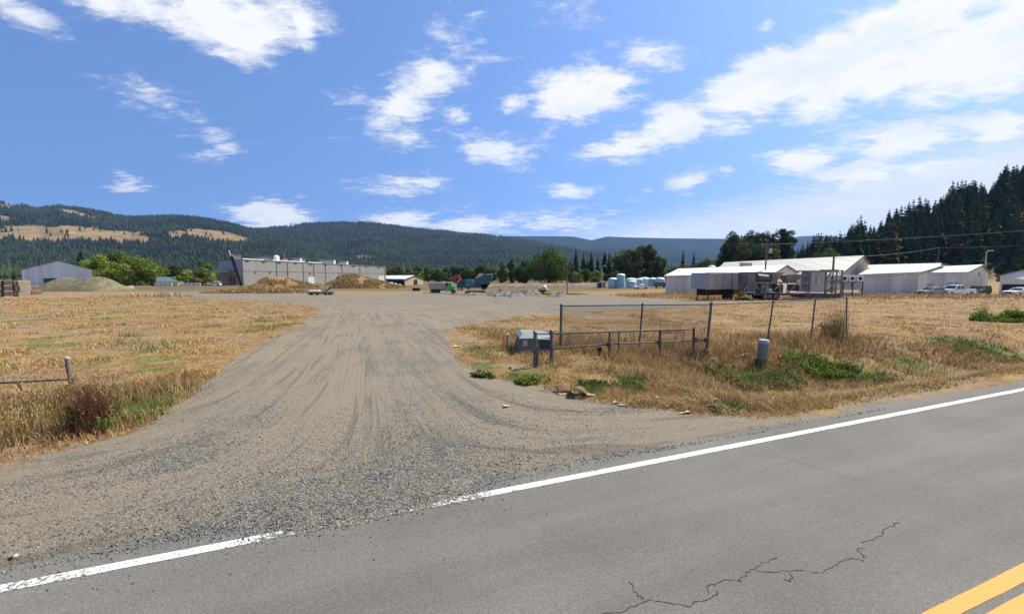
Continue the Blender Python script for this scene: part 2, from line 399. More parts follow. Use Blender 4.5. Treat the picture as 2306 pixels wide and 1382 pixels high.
def ground_material():
    m, n, l, p = newmat('ground_surface')
    def nd(t, **k):
        q = n.new(t)
        for a, b in k.items(): setattr(q, a, b)
        return q
    tcn = nd('ShaderNodeTexCoord'); at_ = nd('ShaderNodeAttribute', attribute_name='col'); a2 = nd('ShaderNodeAttribute', attribute_name='flow')
    sp = nd('ShaderNodeSeparateColor'); l.new(at_.outputs['Color'], sp.inputs[0])
    GM, GR = sp.outputs[0], sp.outputs[1]
    def noise(sc_, det=6, ro=.6, src=None, scl=None, dist=0):
        q = nd('ShaderNodeTexNoise'); q.inputs['Scale'].default_value = sc_; q.inputs['Detail'].default_value = det; q.inputs['Roughness'].default_value = ro; q.inputs['Distortion'].default_value = dist
        s_ = src or tcn.outputs['Object']
        if scl:
            mp = nd('ShaderNodeMapping'); mp.inputs['Scale'].default_value = scl; l.new(s_, mp.inputs[0]); s_ = mp.outputs[0]
        l.new(s_, q.inputs['Vector']); return q.outputs['Fac']
    def ramp(v, pts):
        q = nd('ShaderNodeValToRGB'); e_ = q.color_ramp.elements
        while len(e_) < len(pts): e_.new(.5)
        for i, (ps, c_) in enumerate(pts): e_[i].position = ps; e_[i].color = (*c_, 1)
        l.new(v, q.inputs[0]); return q.outputs[0]
    def mix(f_, a, b, bt='MIX'):
        q = nd('ShaderNodeMix', data_type='RGBA', blend_type=bt)
        for i, w in ((0, f_), (6, a), (7, b)):
            if isinstance(w, (int, float)): q.inputs[i].default_value = w
            elif isinstance(w, tuple): q.inputs[i].default_value = (*w, 1)
            else: l.new(w, q.inputs[i])
        return q.outputs[2]
    def mth(op, a, b=None, clamp=False):
        q = nd('ShaderNodeMath', operation=op); q.use_clamp = clamp
        for i, w in ((0, a), (1, b)):
            if w is None: continue
            if isinstance(w, (int, float)): q.inputs[i].default_value = w
            else: l.new(w, q.inputs[i])
        return q.outputs[0]
    def mrange(v, a, b, c_=0, d_=1):
        q = nd('ShaderNodeMapRange', interpolation_type='SMOOTHSTEP'); l.new(v, q.inputs['Value'])
        for i, w in zip(('From Min', 'From Max', 'To Min', 'To Max'), (a, b, c_, d_)): q.inputs[i].default_value = w
        return q.outputs[0]
    # --- dry grass
    gA = noise(.35, 8, .7); gB = noise(2.6, 8, .75); gC = noise(26, 5, .7, scl=(1, 1, 1)); gD = noise(.09, 5, .6)
    straw = ramp(gB, [(.30, (.10,.066,.026)), (.45, (.24,.158,.060)), (.60, (.33,.228,.088)), (.78, (.44,.33,.14))])
    rus = ramp(gB, [(.30, (.09,.052,.028)), (.48, (.22,.125,.065)), (.7, (.33,.205,.115))])
    grass = mix(mrange(gA, .42, .60), straw, rus)
    grass = mix(mrange(noise(.8, 7, .7), .58, .68, 0, .5), grass, (.17,.16,.06))
    bare = mix(mrange(noise(.30, 9, .75, scl=(.6, 1.5, 1)), .50, .60, 0, .75), grass, (.25,.205,.15))
    gcol = mix(mth('MULTIPLY', GR, mrange(gC, .3, .6, .35, .9)), bare, mix(gB, (.045,.075,.015), (.15,.20,.04)))
    gcol = mix(.55, gcol, mix(1.0, gcol, ramp(gC, [(.3, (.35,.35,.35)), (.7, (1.5,1.5,1.5))]), 'MULTIPLY'))
    # --- gravel and packed dirt with tyre-worn streaks
    fl = a2.outputs['Vector']
    s1 = noise(1.3, 6, .62, fl, (2.0, .26, 1), .8); s2 = noise(5.5, 6, .65, fl, (2.0, .13, 1), .5); s3 = noise(.42, 6, .62)
    w_ = mth('ADD', mth('MULTIPLY', s1, .42), mth('ADD', mth('MULTIPLY', s2, .20), mth('MULTIPLY', s3, .40)))
    sepf = nd('ShaderNodeSeparateXYZ'); l.new(fl, sepf.inputs[0]); rut = mrange(noise(2.6, 5, .6, fl, (2.4, .12, 1), .7), .56, .64, 0, .5)
    dirtf = mth('MULTIPLY', mrange(w_, .44, .54), mth('SUBTRACT', 1.0, mth('MULTIPLY', sepf.outputs[2], .6)))
    vo = nd('ShaderNodeTexVoronoi'); vo.inputs['Scale'].default_value = 38; l.new(tcn.outputs['Object'], vo.inputs['Vector'])
    vo2 = nd('ShaderNodeTexVoronoi'); vo2.inputs['Scale'].default_value = 95; l.new(tcn.outputs['Object'], vo2.inputs['Vector'])
    sv_ = nd('ShaderNodeSeparateColor'); l.new(vo.outputs['Color'], sv_.inputs[0]); sv2 = nd('ShaderNodeSeparateColor'); l.new(vo2.outputs['Color'], sv2.inputs[0])
    stones = ramp(sv_.outputs[0], [(0, (.028,.027,.025)), (.35, (.082,.077,.068)), (.7, (.160,.149,.127)), (1, (.36,.335,.28))])
    stones2 = ramp(sv2.outputs[0], [(0, (.06,.054,.044)), (.5, (.165,.147,.112)), (1, (.31,.275,.205))])
    gravelc = mix(.5, stones, stones2)
    fine = noise(170, 3, .7)
    dirtc = mix(noise(3.0, 7, .7), (.184,.154,.107), (.266,.225,.159)); dirtc = mix(mrange(fine, .35, .65, 0, .55), dirtc, stones2)
    grey = mix(mrange(noise(.055, 4, .5), .4, .6), (1.0, 1.0, 1.0), (1.03, .98, .90))
    gvc = mix(1.0, mix(dirtf, gravelc, dirtc), grey, 'MULTIPLY'); gvc = mix(rut, gvc, (.085,.078,.066))
    gmask = mrange(mth('ADD', GM, mth('MULTIPLY', mth('SUBTRACT', noise(4.5, 8, .75), .5), .9)), .38, .62)
    col = mix(gmask, gcol, gvc)
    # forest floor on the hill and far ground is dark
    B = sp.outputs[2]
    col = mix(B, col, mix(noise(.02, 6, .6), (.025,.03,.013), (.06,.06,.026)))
    l.new(col, p.inputs['Base Color']); p.inputs['Roughness'].default_value = .95; p.inputs['Specular IOR Level'].default_value = .15
    bmp = nd('ShaderNodeBump'); bmp.inputs['Strength'].default_value = .9; bmp.inputs['Distance'].default_value = .012
    hgt = mth('ADD', mth('MULTIPLY', vo.outputs['Distance'], -1.0), mth('ADD', mth('MULTIPLY', fine, .7), mth('MULTIPLY', s2, 2.2)))
    l.new(hgt, bmp.inputs['Height']); l.new(bmp.outputs[0], p.inputs['Normal'])
    return m
GMAT = ground_material()
rad = np.hypot(V[:, 0], V[:, 1])
ang_ = 1153+900*V[:, 0]/np.maximum(V[:, 1], 1)
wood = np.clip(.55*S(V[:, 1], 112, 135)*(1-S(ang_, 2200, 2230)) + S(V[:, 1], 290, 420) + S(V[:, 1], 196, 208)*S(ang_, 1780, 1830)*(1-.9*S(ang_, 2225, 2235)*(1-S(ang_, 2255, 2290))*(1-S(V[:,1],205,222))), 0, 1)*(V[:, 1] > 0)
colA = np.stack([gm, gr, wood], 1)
def ground_part(name, sel):
    FF = F[sel]; used, inv = np.unique(FF, return_inverse=True)
    o = npmesh(name, V[used], inv.reshape(FF.shape), GMAT, cols=colA[used], smooth=True)
    a = o.data.attributes.new('flow', 'FLOAT_VECTOR', 'POINT')
    a.data.foreach_set('vector', np.stack([trk[used], alg[used], lipf[used]], 1).astype(np.float32).ravel())
    return props(o, kind='structure')
isg = gm[F].mean(1) > .5
vis = fv > 3.7
isg &= (fc[:, 1] < 170)
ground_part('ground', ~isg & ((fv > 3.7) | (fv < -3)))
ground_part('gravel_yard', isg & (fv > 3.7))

# ------------------------------------------------------------------ road and markings
def road_material():
    m, n, l, p = newmat('asphalt')
    t = n.new('ShaderNodeTexCoord')
    def noise(s_, d=6, r=.6):
        q = n.new('ShaderNodeTexNoise'); q.inputs['Scale'].default_value = s_; q.inputs['Detail'].default_value = d; q.inputs['Roughness'].default_value = r
        l.new(t.outputs['Object'], q.inputs['Vector']); return q.outputs['Fac']
    r1 = n.new('ShaderNodeValToRGB'); l.new(noise(.55, 6, .6), r1.inputs[0])
    r1.color_ramp.elements[0].position = .3; r1.color_ramp.elements[0].color = (.116,.108,.094,1)
    r1.color_ramp.elements[1].position = .7; r1.color_ramp.elements[1].color = (.148,.138,.120,1)
    vo = n.new('ShaderNodeTexVoronoi'); vo.inputs['Scale'].default_value = 150; l.new(t.outputs['Object'], vo.inputs['Vector'])
    s_ = n.new('ShaderNodeSeparateColor'); l.new(vo.outputs['Color'], s_.inputs[0])
    r2 = n.new('ShaderNodeMapRange'); l.new(s_.outputs[0], r2.inputs['Value']); r2.inputs['To Min'].default_value = .76; r2.inputs['To Max'].default_value = 1.26
    r3 = n.new('ShaderNodeMapRange'); l.new(noise(38, 5, .7), r3.inputs['Value']); r3.inputs['From Min'].default_value = .3; r3.inputs['From Max'].default_value = .7; r3.inputs['To Min'].default_value = .84; r3.inputs['To Max'].default_value = 1.16
    mu = n.new('ShaderNodeMath'); mu.operation = 'MULTIPLY'; l.new(r2.outputs[0], mu.inputs[0]); l.new(r3.outputs[0], mu.inputs[1])
    mx = n.new('ShaderNodeMix'); mx.data_type = 'RGBA'; mx.blend_type = 'MULTIPLY'; mx.inputs[0].default_value = 1
    # wheel paths, dusty lanes and old oil drips run along the road
    mpr = n.new('ShaderNodeMapping'); mpr.vector_type = 'TEXTURE'; mpr.inputs['Rotation'].default_value = (0, 0, math.pi/2-RA); mpr.inputs['Scale'].default_value = (9, .55, 1); l.new(t.outputs['Object'], mpr.inputs[0])
    q = n.new('ShaderNodeTexNoise'); q.inputs['Scale'].default_value = 1; q.inputs['Detail'].default_value = 6; q.inputs['Roughness'].default_value = .6; l.new(mpr.outputs[0], q.inputs['Vector'])
    r4 = n.new('ShaderNodeMapRange'); l.new(q.outputs['Fac'], r4.inputs['Value']); r4.inputs['From Min'].default_value = .3; r4.inputs['From Max'].default_value = .7; r4.inputs['To Min'].default_value = .84; r4.inputs['To Max'].default_value = 1.14
    r5 = n.new('ShaderNodeMapRange'); l.new(noise(2.3, 8, .75), r5.inputs['Value']); r5.inputs['From Min'].default_value = .62; r5.inputs['From Max'].default_value = .74; r5.inputs['To Min'].default_value = 1; r5.inputs['To Max'].default_value = .80
    m3 = n.new('ShaderNodeMath'); m3.operation = 'MULTIPLY'; l.new(r4.outputs[0], m3.inputs[0]); l.new(r5.outputs[0], m3.inputs[1])
    m4 = n.new('ShaderNodeMath'); m4.operation = 'MULTIPLY'; l.new(m3.outputs[0], m4.inputs[0]); l.new(mu.outputs[0], m4.inputs[1])
    l.new(r1.outputs[0], mx.inputs[6]); l.new(m4.outputs[0], mx.inputs[7]); l.new(mx.outputs[2], p.inputs['Base Color'])
    p.inputs['Roughness'].default_value = .88; p.inputs['Specular IOR Level'].default_value = .3
    b = n.new('ShaderNodeBump'); b.inputs['Strength'].default_value = .5; b.inputs['Distance'].default_value = .004
    l.new(vo.outputs['Distance'], b.inputs['Height']); l.new(b.outputs[0], p.inputs['Normal'])
    return m
def strip(name, v0, v1, z, m, u0=-260, u1=260, n_=2):
    us = np.linspace(u0, u1, n_); vv = []; ff = []
    for i, u in enumerate(us):
        for v in (v0, v1): vv.append((*xy(u, v), z))
    for i in range(n_-1): ff.append([2*i, 2*i+2, 2*i+3, 2*i+1])
    return props(npmesh(name, vv, ff, m), kind='structure')
strip('road', -2.6, 4.72, 0.0, road_material())
def paint(name, col, wear, gap=0):
    m, n, l, p = newmat(name)
    t = n.new('ShaderNodeTexCoord')
    q = n.new('ShaderNodeTexNoise'); q.inputs['Scale'].default_value = 22; q.inputs['Detail'].default_value = 9; q.inputs['Roughness'].default_value = .75; l.new(t.outputs['Object'], q.inputs['Vector'])
    q2 = n.new('ShaderNodeTexNoise'); q2.inputs['Scale'].default_value = 1.1; q2.inputs['Detail'].default_value = 4; l.new(t.outputs['Object'], q2.inputs['Vector'])
    ad = n.new('ShaderNodeMath'); ad.operation = 'MULTIPLY_ADD'; l.new(q2.outputs['Fac'], ad.inputs[0]); ad.inputs[1].default_value = .5; l.new(q.outputs['Fac'], ad.inputs[2])
    r_ = n.new('ShaderNodeMapRange'); l.new(ad.outputs[0], r_.inputs['Value']); r_.inputs['From Min'].default_value = wear; r_.inputs['From Max'].default_value = wear+.10
    src = ad.outputs[0]
    if gap:      # worn away where trucks turn across it
        dt = n.new('ShaderNodeVectorMath'); dt.operation = 'DOT_PRODUCT'; l.new(t.outputs['Object'], dt.inputs[0]); dt.inputs[1].default_value = (UX, UY, 0)
        a1 = n.new('ShaderNodeMath'); a1.operation = 'SUBTRACT'; l.new(dt.outputs['Value'], a1.inputs[0]); a1.inputs[1].default_value = .05
        a2_ = n.new('ShaderNodeMath'); a2_.operation = 'ABSOLUTE'; l.new(a1.outputs[0], a2_.inputs[0])
        a3 = n.new('ShaderNodeMapRange'); a3.interpolation_type = 'SMOOTHSTEP'; l.new(a2_.outputs[0], a3.inputs['Value']); a3.inputs['From Min'].default_value = .5; a3.inputs['From Max'].default_value = 1.5; a3.inputs['To Min'].default_value = gap; a3.inputs['To Max'].default_value = 0
        a4 = n.new('ShaderNodeMath'); a4.operation = 'ADD'; l.new(a3.outputs[0], a4.inputs[0]); l.new(src, a4.inputs[1]); l.new(a4.outputs[0], r_.inputs['Value'])
    mx = n.new('ShaderNodeMix'); mx.data_type = 'RGBA'; l.new(r_.outputs[0], mx.inputs[0]); mx.inputs[6].default_value = (*col, 1); mx.inputs[7].default_value = (.125,.117,.103,1)
    l.new(mx.outputs[2], p.inputs['Base Color']); p.inputs['Roughness'].default_value = .75
    return m
def wavy(name, v0, v1, z, m, u0, u1, step=.12, amp=.006):
    us = np.arange(u0, u1, step); vv = []; ff = []
    for i, u in enumerate(us):
        a = (fbm(np.array([u*3.]), np.array([v0*7]), 3)[0]-.5)*2*amp; b = (fbm(np.array([u*3.+50]), np.array([v1*7]), 3)[0]-.5)*2*amp
        vv += [(*xy(u, v0+a), z), (*xy(u, v1+b), z)]
    for i in range(len(us)-1): ff.append([2*i, 2*i+2, 2*i+3, 2*i+1])
    return props(npmesh(name, vv, ff, m), kind='structure')
wavy('edge_line', 4.135, 4.24, .004, paint('white_road_paint', (.62,.61,.57), .80, .22), -60, 200)
ym = paint('yellow_road_paint', (.50,.255,.04), .93)
wavy('centre_line', 1.452, 1.558, .004, ym, -40, 120)
wavy('centre_line', 1.29, 1.396, .004, ym, -40, 120)
# cracks: thin dark filled ribbons
CR = [[(1350,1382),(1400,1378),(1425,1365),(1462,1350),(1500,1355),(1552,1367),(1570,1355),(1615,1340),(1612,1330)],
 [(1592,1338),(1596,1318),(1625,1306),(1665,1305),(1672,1296),(1695,1280),(1720,1266),(1745,1254),(1752,1257)],
 [(1705,1284),(1740,1287),(1775,1285),(1800,1284),(1850,1288),(1875,1278),(1895,1262),(1920,1257),(1942,1262),(1946,1250),(1932,1238),(1950,1232)],
 [(1942,1222),(1965,1214),(1990,1205),(1985,1195),(2010,1185),(2026,1173)],[(1778,1290),(1785,1302),(1760,1310)],[(1418,1312),(1430,1335),(1455,1350)],
 [(1705,1008),(1760,1028),(1830,1050),(1890,1068),(1960,1090)]]
mb = MB()
for k, c in enumerate(CR):
    pts = []
    for i in range(len(c)-1):
        for t in np.linspace(0, 1, 5, endpoint=False):
            q = gp2 = None
            px = c[i][0]*(1-t)+c[i+1][0]*t; py = c[i][1]*(1-t)+c[i+1][1]*t
            d = ray(px, py); s_ = -CAMZ/d[2]; pts.append(np.array([d[0]*s_, d[1]*s_]) + rng.normal(0, .008, 2))
    wd = .0027 if k < 6 else .0015
    for i in range(len(pts)-1):
        a, b = pts[i], pts[i+1]; e_ = b-a; e_ /= np.linalg.norm(e_)+1e-9; nn_ = np.array([-e_[1], e_[0]])
        w1 = wd*(.5+rng.random()); 
        mb.poly([(*(a-nn_*w1), .0035), (*(b-nn_*w1), .0035), (*(b+nn_*w1), .0035), (*(a+nn_*w1), .0035)])
props(mb.build('road_cracks', mat('crack_dark', (.035,.033,.031), .95)), kind='structure')
# ------------------------------------------------------------------ far hills
def skyline(pts): 
    P = np.array(pts, float); return lambda a: np.interp(a, P[:, 0], P[:, 1])
class Hill:
    def __init__(s, name, prof, D, front, zb, amp, clear=()):
        s.prof = skyline(prof); s.D = D; s.front = front; s.zb = zb; s.amp = amp; s.clear = clear; s.name = name
    def z(s, a, y):
        top = 2.5+(615-s.prof(a))/900*s.D - s.top
        x = (a-1153)/900*y
        t = (y-(s.D-s.front))/s.front
        up_ = np.clip(t, 0, 1)**1.15
        up_ = np.where(t > 1, 1-.5*np.clip((t-1)*2.2, 0, 1), up_)
        k = np.sin(np.clip(t, 0, 1)*math.pi)
        n_ = (fbm(x/420+s.D, y/420, 5, .5)-.5)*s.amp*k*2.2
        rg = (np.abs(fbm(x/260+3, y/900+s.D, 4)-.5)*-2+.35)*s.amp*.9*k
        return s.zb + (top-s.zb)*up_ + n_ + rg
    top = 12
def in_clear(cl, a, py, x, y):
    m = np.zeros(a.shape)
    for px, pyy, rx, ry, tl in cl:
        dx = a-px; dy = py-pyy; t = R(tl); ex = dx*math.cos(t)-dy*math.sin(t); ey = dx*math.sin(t)+dy*math.cos(t)
        m = np.maximum(m, 1.5-np.sqrt((ex/rx)**2+(ey/ry)**2))
    return m + (fbm(x/60, y/60, 4)-.5)*.9 > .5
def hillmat():
    m, n, l, p = newmat('hill_ground')
    a = n.new('ShaderNodeAttribute'); a.attribute_name = 'col'; t = n.new('ShaderNodeTexCoord')
    q = n.new('ShaderNodeTexNoise'); q.inputs['Scale'].default_value = .02; q.inputs['Detail'].default_value = 9; q.inputs['Roughness'].default_value = .7; l.new(t.outputs['Object'], q.inputs['Vector'])
    mr_ = n.new('ShaderNodeMapRange'); l.new(q.outputs['Fac'], mr_.inputs['Value']); mr_.inputs['From Min'].default_value = .3; mr_.inputs['From Max'].default_value = .7; mr_.inputs['To Min'].default_value = .55; mr_.inputs['To Max'].default_value = 1.4
    mx = n.new('ShaderNodeMix'); mx.data_type = 'RGBA'; mx.blend_type = 'MULTIPLY'; mx.inputs[0].default_value = 1; l.new(a.outputs['Color'], mx.inputs[6]); l.new(mr_.outputs[0], mx.inputs[7])
    l.new(mx.outputs[2], p.inputs['Base Color']); p.inputs['Roughness'].default_value = 1; p.inputs['Specular IOR Level'].default_value = 0
    return m
HM = hillmat()
LEAF = colmat('leaves', .8, .22); NEEDLE = colmat('needles', .85, .22)
CLR_A = [(150,529,185,17,-2),(60,524,95,12,0),(478,531,78,12,-4),(42,467,26,5,0),(12,494,26,7,0),(190,484,42,5,-15),(280,489,12,3,0),(410,528,26,8,0),(320,538,28,9,0)]
CLR_B = [(820,579,22,4,0),(645,512,40,2.5,4)]
HA = Hill('hill', [(-1500,470),(-600,440),(-200,448),(0,455),(60,462),(100,470),(150,463),(230,477),(300,491),(400,488),(460,492),(520,503),(560,514),(640,535),(760,575),(900,600),(1100,612),(1400,616)], 2600, 1500, -8, 30, CLR_A)
HB = Hill('hill', [(0,540),(300,530),(520,515),(600,517),(660,507),(700,505),(760,503),(820,502),(900,511),(960,519),(1000,521),(1060,528),(1100,530),(1200,545),(1300,562),(1400,580),(1560,600),(1800,610)], 3700, 2000, -8, 42, CLR_B)
HC = Hill('hill', [(700,560),(1000,540),(1100,531),(1160,531),(1240,531),(1290,532),(1330,540),(1365,532),(1420,534),(1520,536),(1630,537),(1720,540),(1800,531),(1850,530),(1950,540),(2200,540),(2600,520)], 7000, 2500, -10, 80)
HC2 = Hill('hill', [(1200,570),(1300,560),(1420,556),(1500,562),(1560,572),(1640,585),(1900,600)], 5200, 1500, -10, 60)
HILLS = [HA, HB, HC, HC2]
for H in HILLS:
    a0, a1 = H.prof.__closure__[0].cell_contents[[0, -1], 0]
    aa = np.arange(a0, a1, 7.0); yy = np.linspace(H.D-H.front, H.D+H.front*.5, 90)
    A_, Y_ = np.meshgrid(aa, yy); Z_ = H.z(A_, Y_); X_ = (A_-1153)/900*Y_
    ny_, nx_ = A_.shape; ii = np.arange(ny_*nx_).reshape(ny_, nx_)
    FF = np.stack([ii[:-1, :-1], ii[:-1, 1:], ii[1:, 1:], ii[1:, :-1]], -1).reshape(-1, 4)
    py = 615-(Z_-2.5)/Y_*900
    cm = in_clear(H.clear, A_.ravel(), py.ravel(), X_.ravel(), Y_.ravel()) if H.clear else np.zeros(A_.size, bool)
    base = np.array([.014,.024,.013]) if H in (HA, HB) else np.array([.014,.021,.018])
    cc = np.where(cm[:, None], np.array([.215,.150,.078]), base*(.45+1.1*fbm(X_.ravel()/450, Y_.ravel()/300, 4))[:, None]*1.0)
    props(npmesh('hill', np.stack([X_.ravel(), Y_.ravel(), Z_.ravel()], 1), FF, HM, cols=cc, smooth=True), kind='structure')

def conebatch(x, y, z, h, r, col, n=5):
    """many tiny conifers: two stacked jagged cones each"""
    m = len(x); vs = []; fs = []; cs = []
    k = np.arange(n); th = rng.random(m)[:, None]*6.28+k*2*math.pi/n
    base = 0
    for (z0, z1, rs) in ((.02, .62, 1.0), (.38, 1.0, .66)):
        jit = rng.uniform(.7, 1.2, (m, n)); 
        ring = np.stack([x[:, None]+np.cos(th)*r[:, None]*rs*jit, y[:, None]+np.sin(th)*r[:, None]*rs*jit, (z+h*z0)[:, None]+0*th+rng.uniform(-.04, .04, (m, n))*h[:, None]], -1)
        tip = np.stack([x, y, z+h*z1], -1)[:, None]
        blk = np.concatenate([ring, tip], 1)
        b = base + np.arange(m)[:, None, None]*(n+1)
        tri = np.stack([k, (k+1) % n, np.full(n, n)], -1)[None]
        fs.append((b+tri).reshape(-1, 3)); vs.append(blk.reshape(-1, 3)); cs.append(np.repeat(col, n+1, 0)); base += m*(n+1)
    return np.concatenate(vs), np.concatenate(fs), np.concatenate(cs)
def forest(H, n, h0, h1, lo=-300, hi=2600):
    a = rng.uniform(lo, hi, n); t = rng.random(n)**.8
    y = H.D-H.front + t*H.front*1.12
    # extra trees on the skyline
    ns = n//6; y[:ns] = H.D*(1+rng.normal(0, .012, ns))
    z = H.z(a, y); x = (a-1153)/900*y; py = 615-(z-2.5)/y*900
    keep = (z < 900)
    if H.clear: keep &= ~(in_clear(H.clear, a, py, x, y) & (rng.random(n) < .97))
    x, y, z = x[keep], y[keep], z[keep]; m = len(x)
    patch = fbm(x/160+7, y/160, 4)
    h = rng.uniform(h0, h1, m)*np.where(patch > .62, .7, 1)
    g_ = (patch-.5)[:, None]*np.array([.05,.07,.015]) + rng.uniform(.6, 1.35, m)[:, None]*np.array([.014,.025,.014])
    lt = (rng.random(m) < .15)[:, None]*np.array([.025,.035,.0])
    return conebatch(x, y, z-1, h, h*rng.uniform(.2, .3, m), np.clip(g_+lt, .01, 1))
bat = [forest(HA, 30000, 15, 30, -200, 1250), forest(HB, 30000, 18, 34, 250, 1500)]
# the flat wooded valley floor in front of the hills
n = 9000; a = rng.uniform(-200, 1950, n); y = rng.uniform(430, 1700, n)**1.0; x = (a-1153)/900*y
pt = fbm(x/120, y/120, 3); k = (pt > .40) & ~((a > 1290) & (a < 1640) & (y > 900)); x, y = x[k], y[k]
z = hz(x, y); z = np.maximum(z, -8)
bat.append(conebatch(x, y, z-1, rng.uniform(9, 21, len(x)), rng.uniform(3.5, 6.5, len(x)), rng.uniform(.6, 1.4, len(x))[:, None]*np.array([.035,.058,.02])))
off = 0; vs, fs, cs = [], [], []
for v, f, c in bat: vs.append(v); fs.append(f+off); cs.append(c); off += len(v)
props(npmesh('distant_forest', np.concatenate(vs), np.concatenate(fs), NEEDLE, cols=np.concatenate(cs)),
      'dark conifer forest covering the far hills and valley floor', 'forest', kind='stuff')

# ------------------------------------------------------------------ trees
ORD = ['leftmost','second from the left','third from the left','fourth from the left','fifth from the left','sixth from the left','seventh from the left','eighth from the left','ninth from the left','tenth from the left','eleventh from the left','twelfth from the left']
def rank(lst, px): return ORD[sorted(q[0] for q in lst).index(px)]
BARK = mat('bark', (.10,.075,.055), .95, var=.3, scale=4)
def conifer_meshes(seed, H, Rr, col, bare=.10, sparse=1.0):
    r = np.random.default_rng(seed); V_ = []; F_ = []; C_ = []
    nl = int(34*sparse)
    for i in range(nl):
        t = bare + (1-bare)*(i+r.uniform(-.3, .3))/nl; t = min(max(t, bare), .985)
        zc = H*t; rad_ = Rr*((1-t)**.78)*r.uniform(.72, 1.15)+.12
        nb = 11 if t < .8 else 7
        for b in range(nb):
            th = r.uniform(0, 6.28); L_ = rad_*r.uniform(.6, 1.12); dr = L_*r.uniform(.18, .5); wd = L_*r.uniform(.24, .42)+.18
            d = np.array([math.cos(th), math.sin(th), 0]); s_ = np.array([-d[1], d[0], 0])
            p0 = np.array([0, 0, zc]); c = np.array(col)*r.uniform(.55, 1.5)*(1+.15*np.array([r.normal()*.5, 0, 0]))
            pm = p0+d*L_*.55+np.array([0, 0, -dr*.35]); pe = p0+d*L_+np.array([0, 0, -dr])
            i0 = len(V_)
            V_ += [p0, pm+s_*wd, pe, pm-s_*wd, pm+np.array([0, 0, -wd*1.3])+s_*wd*.5, pm+d*L_*.2+np.array([0, 0, -wd*1.6])-s_*wd*.5]
            F_ += [[i0, i0+1, i0+2], [i0, i0+2, i0+3], [i0+1, i0+4, i0+2], [i0, i0+5, i0+3]]
            C_ += [c]*6
    # leader
    i0 = len(V_); V_ += [np.array([.18, 0, H*.93]), np.array([-.1, .15, H*.93]), np.array([-.1, -.15, H*.93]), np.array([0, 0, H])]
    F_ += [[i0, i0+1, i0+3], [i0+1, i0+2, i0+3], [i0+2, i0, i0+3]]; C_ += [np.array(col)]*4
    return np.array(V_), np.array(F_), np.array(C_)
def make_conifer(seed, H, Rr, col, label, loc, group=None, bare=.1, sparse=1.0, name='conifer_tree'):
    t = thing(name, label, 'tree', loc, 0, group)
    MB().cyl((0,0,-.5), (0,0,H*.96), H*.016+.05, .04, 7).build('trunk', BARK, t)
    v, f, c = conifer_meshes(seed, H, Rr, col, bare, sparse)
    npmesh('crown', v, f, NEEDLE, t, cols=np.clip(c, 0, 1)); return t
def dup(root, loc, rz, s=1.0, label=None, sz=None):
    r = root.copy(); C.objects.link(r); r.location = loc; r.rotation_euler = (0, 0, rz); r.scale = (s, s, sz or s)
    if label: r['label'] = label
    for ch in root.children:
        c = ch.copy(); C.objects.link(c); c.parent = r
        for g_ in ch.children:
            d = g_.copy(); C.objects.link(d); d.parent = c
    return r
def crown_mesh(seed, h, w, zb, nblob, nleaf, leaf, cols, shape='round'):
    r = np.random.default_rng(seed)
    cz = (h+zb)/2; rz_ = (h-zb)/2
    # clump centres through the crown volume, more near the skin
    u = r.normal(size=(nblob, 3)); u /= np.linalg.norm(u, axis=1)[:, None]; rad_ = r.uniform(.35, 1, nblob)**.5*.82
    cen = u*rad_[:, None]*np.array([w/2, w/2, rz_])
    if shape == 'poplar': cen[:, :2] *= (1-.55*np.clip((cen[:, 2]/rz_+.2), 0, 1))[:, None]
    if shape == 'dome': cen[:, :2] *= (1-.35*np.clip(cen[:, 2]/rz_, 0, 1)+.12*np.clip(-cen[:, 2]/rz_, 0, 1))[:, None]
    cen[:, 2] += cz
    br = r.uniform(.20, .36, nblob)*min(w, (h-zb))*.72
    if shape == 'poplar': br *= .8
    tone = r.uniform(.72, 1.3, nblob)
    k = r.integers(0, nblob, nleaf)
    d = r.normal(size=(nleaf, 3)); d /= np.linalg.norm(d, axis=1)[:, None]
    rr_ = r.uniform(.35, 1.08, nleaf)**.6
    P = cen[k]+d*(br[k]*rr_)[:, None]*np.array([1, 1, .8])
    lo_, hi_ = np.percentile(P[:, 2], (.5, 99.6)); P[:, 2] = zb + (P[:, 2]-lo_)/(hi_-lo_)*(h-zb); P[:, :2] *= w/2/np.percentile(np.abs(P[:, :2]), 99)
    P[:, 2] = np.maximum(P[:, 2], .15)
    nrm = d+r.normal(size=(nleaf, 3))*.55; nrm /= np.linalg.norm(nrm, axis=1)[:, None]
    a_ = np.cross(nrm, r.normal(size=(nleaf, 3))); a_ /= np.linalg.norm(a_, axis=1)[:, None]; b_ = np.cross(nrm, a_)
    sz = leaf*r.uniform(.5, 1.3, nleaf)[:, None]
    q = np.stack([P-a_*sz, P-b_*sz*.6, P+a_*sz, P+b_*sz*.6], 1).reshape(-1, 3)
    f = np.arange(nleaf*4).reshape(-1, 4)
    c0, c1 = np.array(cols[0]), np.array(cols[1])
    mixv = np.clip(r.normal(.5, .28, nleaf), 0, 1)[:, None]
    c = (c0*(1-mixv)+c1*mixv)*tone[k][:, None]
    return q, f, np.repeat(np.clip(c, 0, 1), 4, 0)
GREENS = {'bright': ((.075,.12,.016),(.20,.25,.035)), 'mid': ((.050,.085,.018),(.105,.145,.03)), 'dark': ((.024,.042,.014),(.060,.085,.024)),
          'yellow': ((.14,.18,.02),(.26,.27,.04)), 'olive': ((.05,.065,.022),(.10,.11,.035)), 'gold': ((.20,.155,.05),(.28,.21,.08)), 'dusty': ((.10,.12,.06),(.17,.18,.09))}
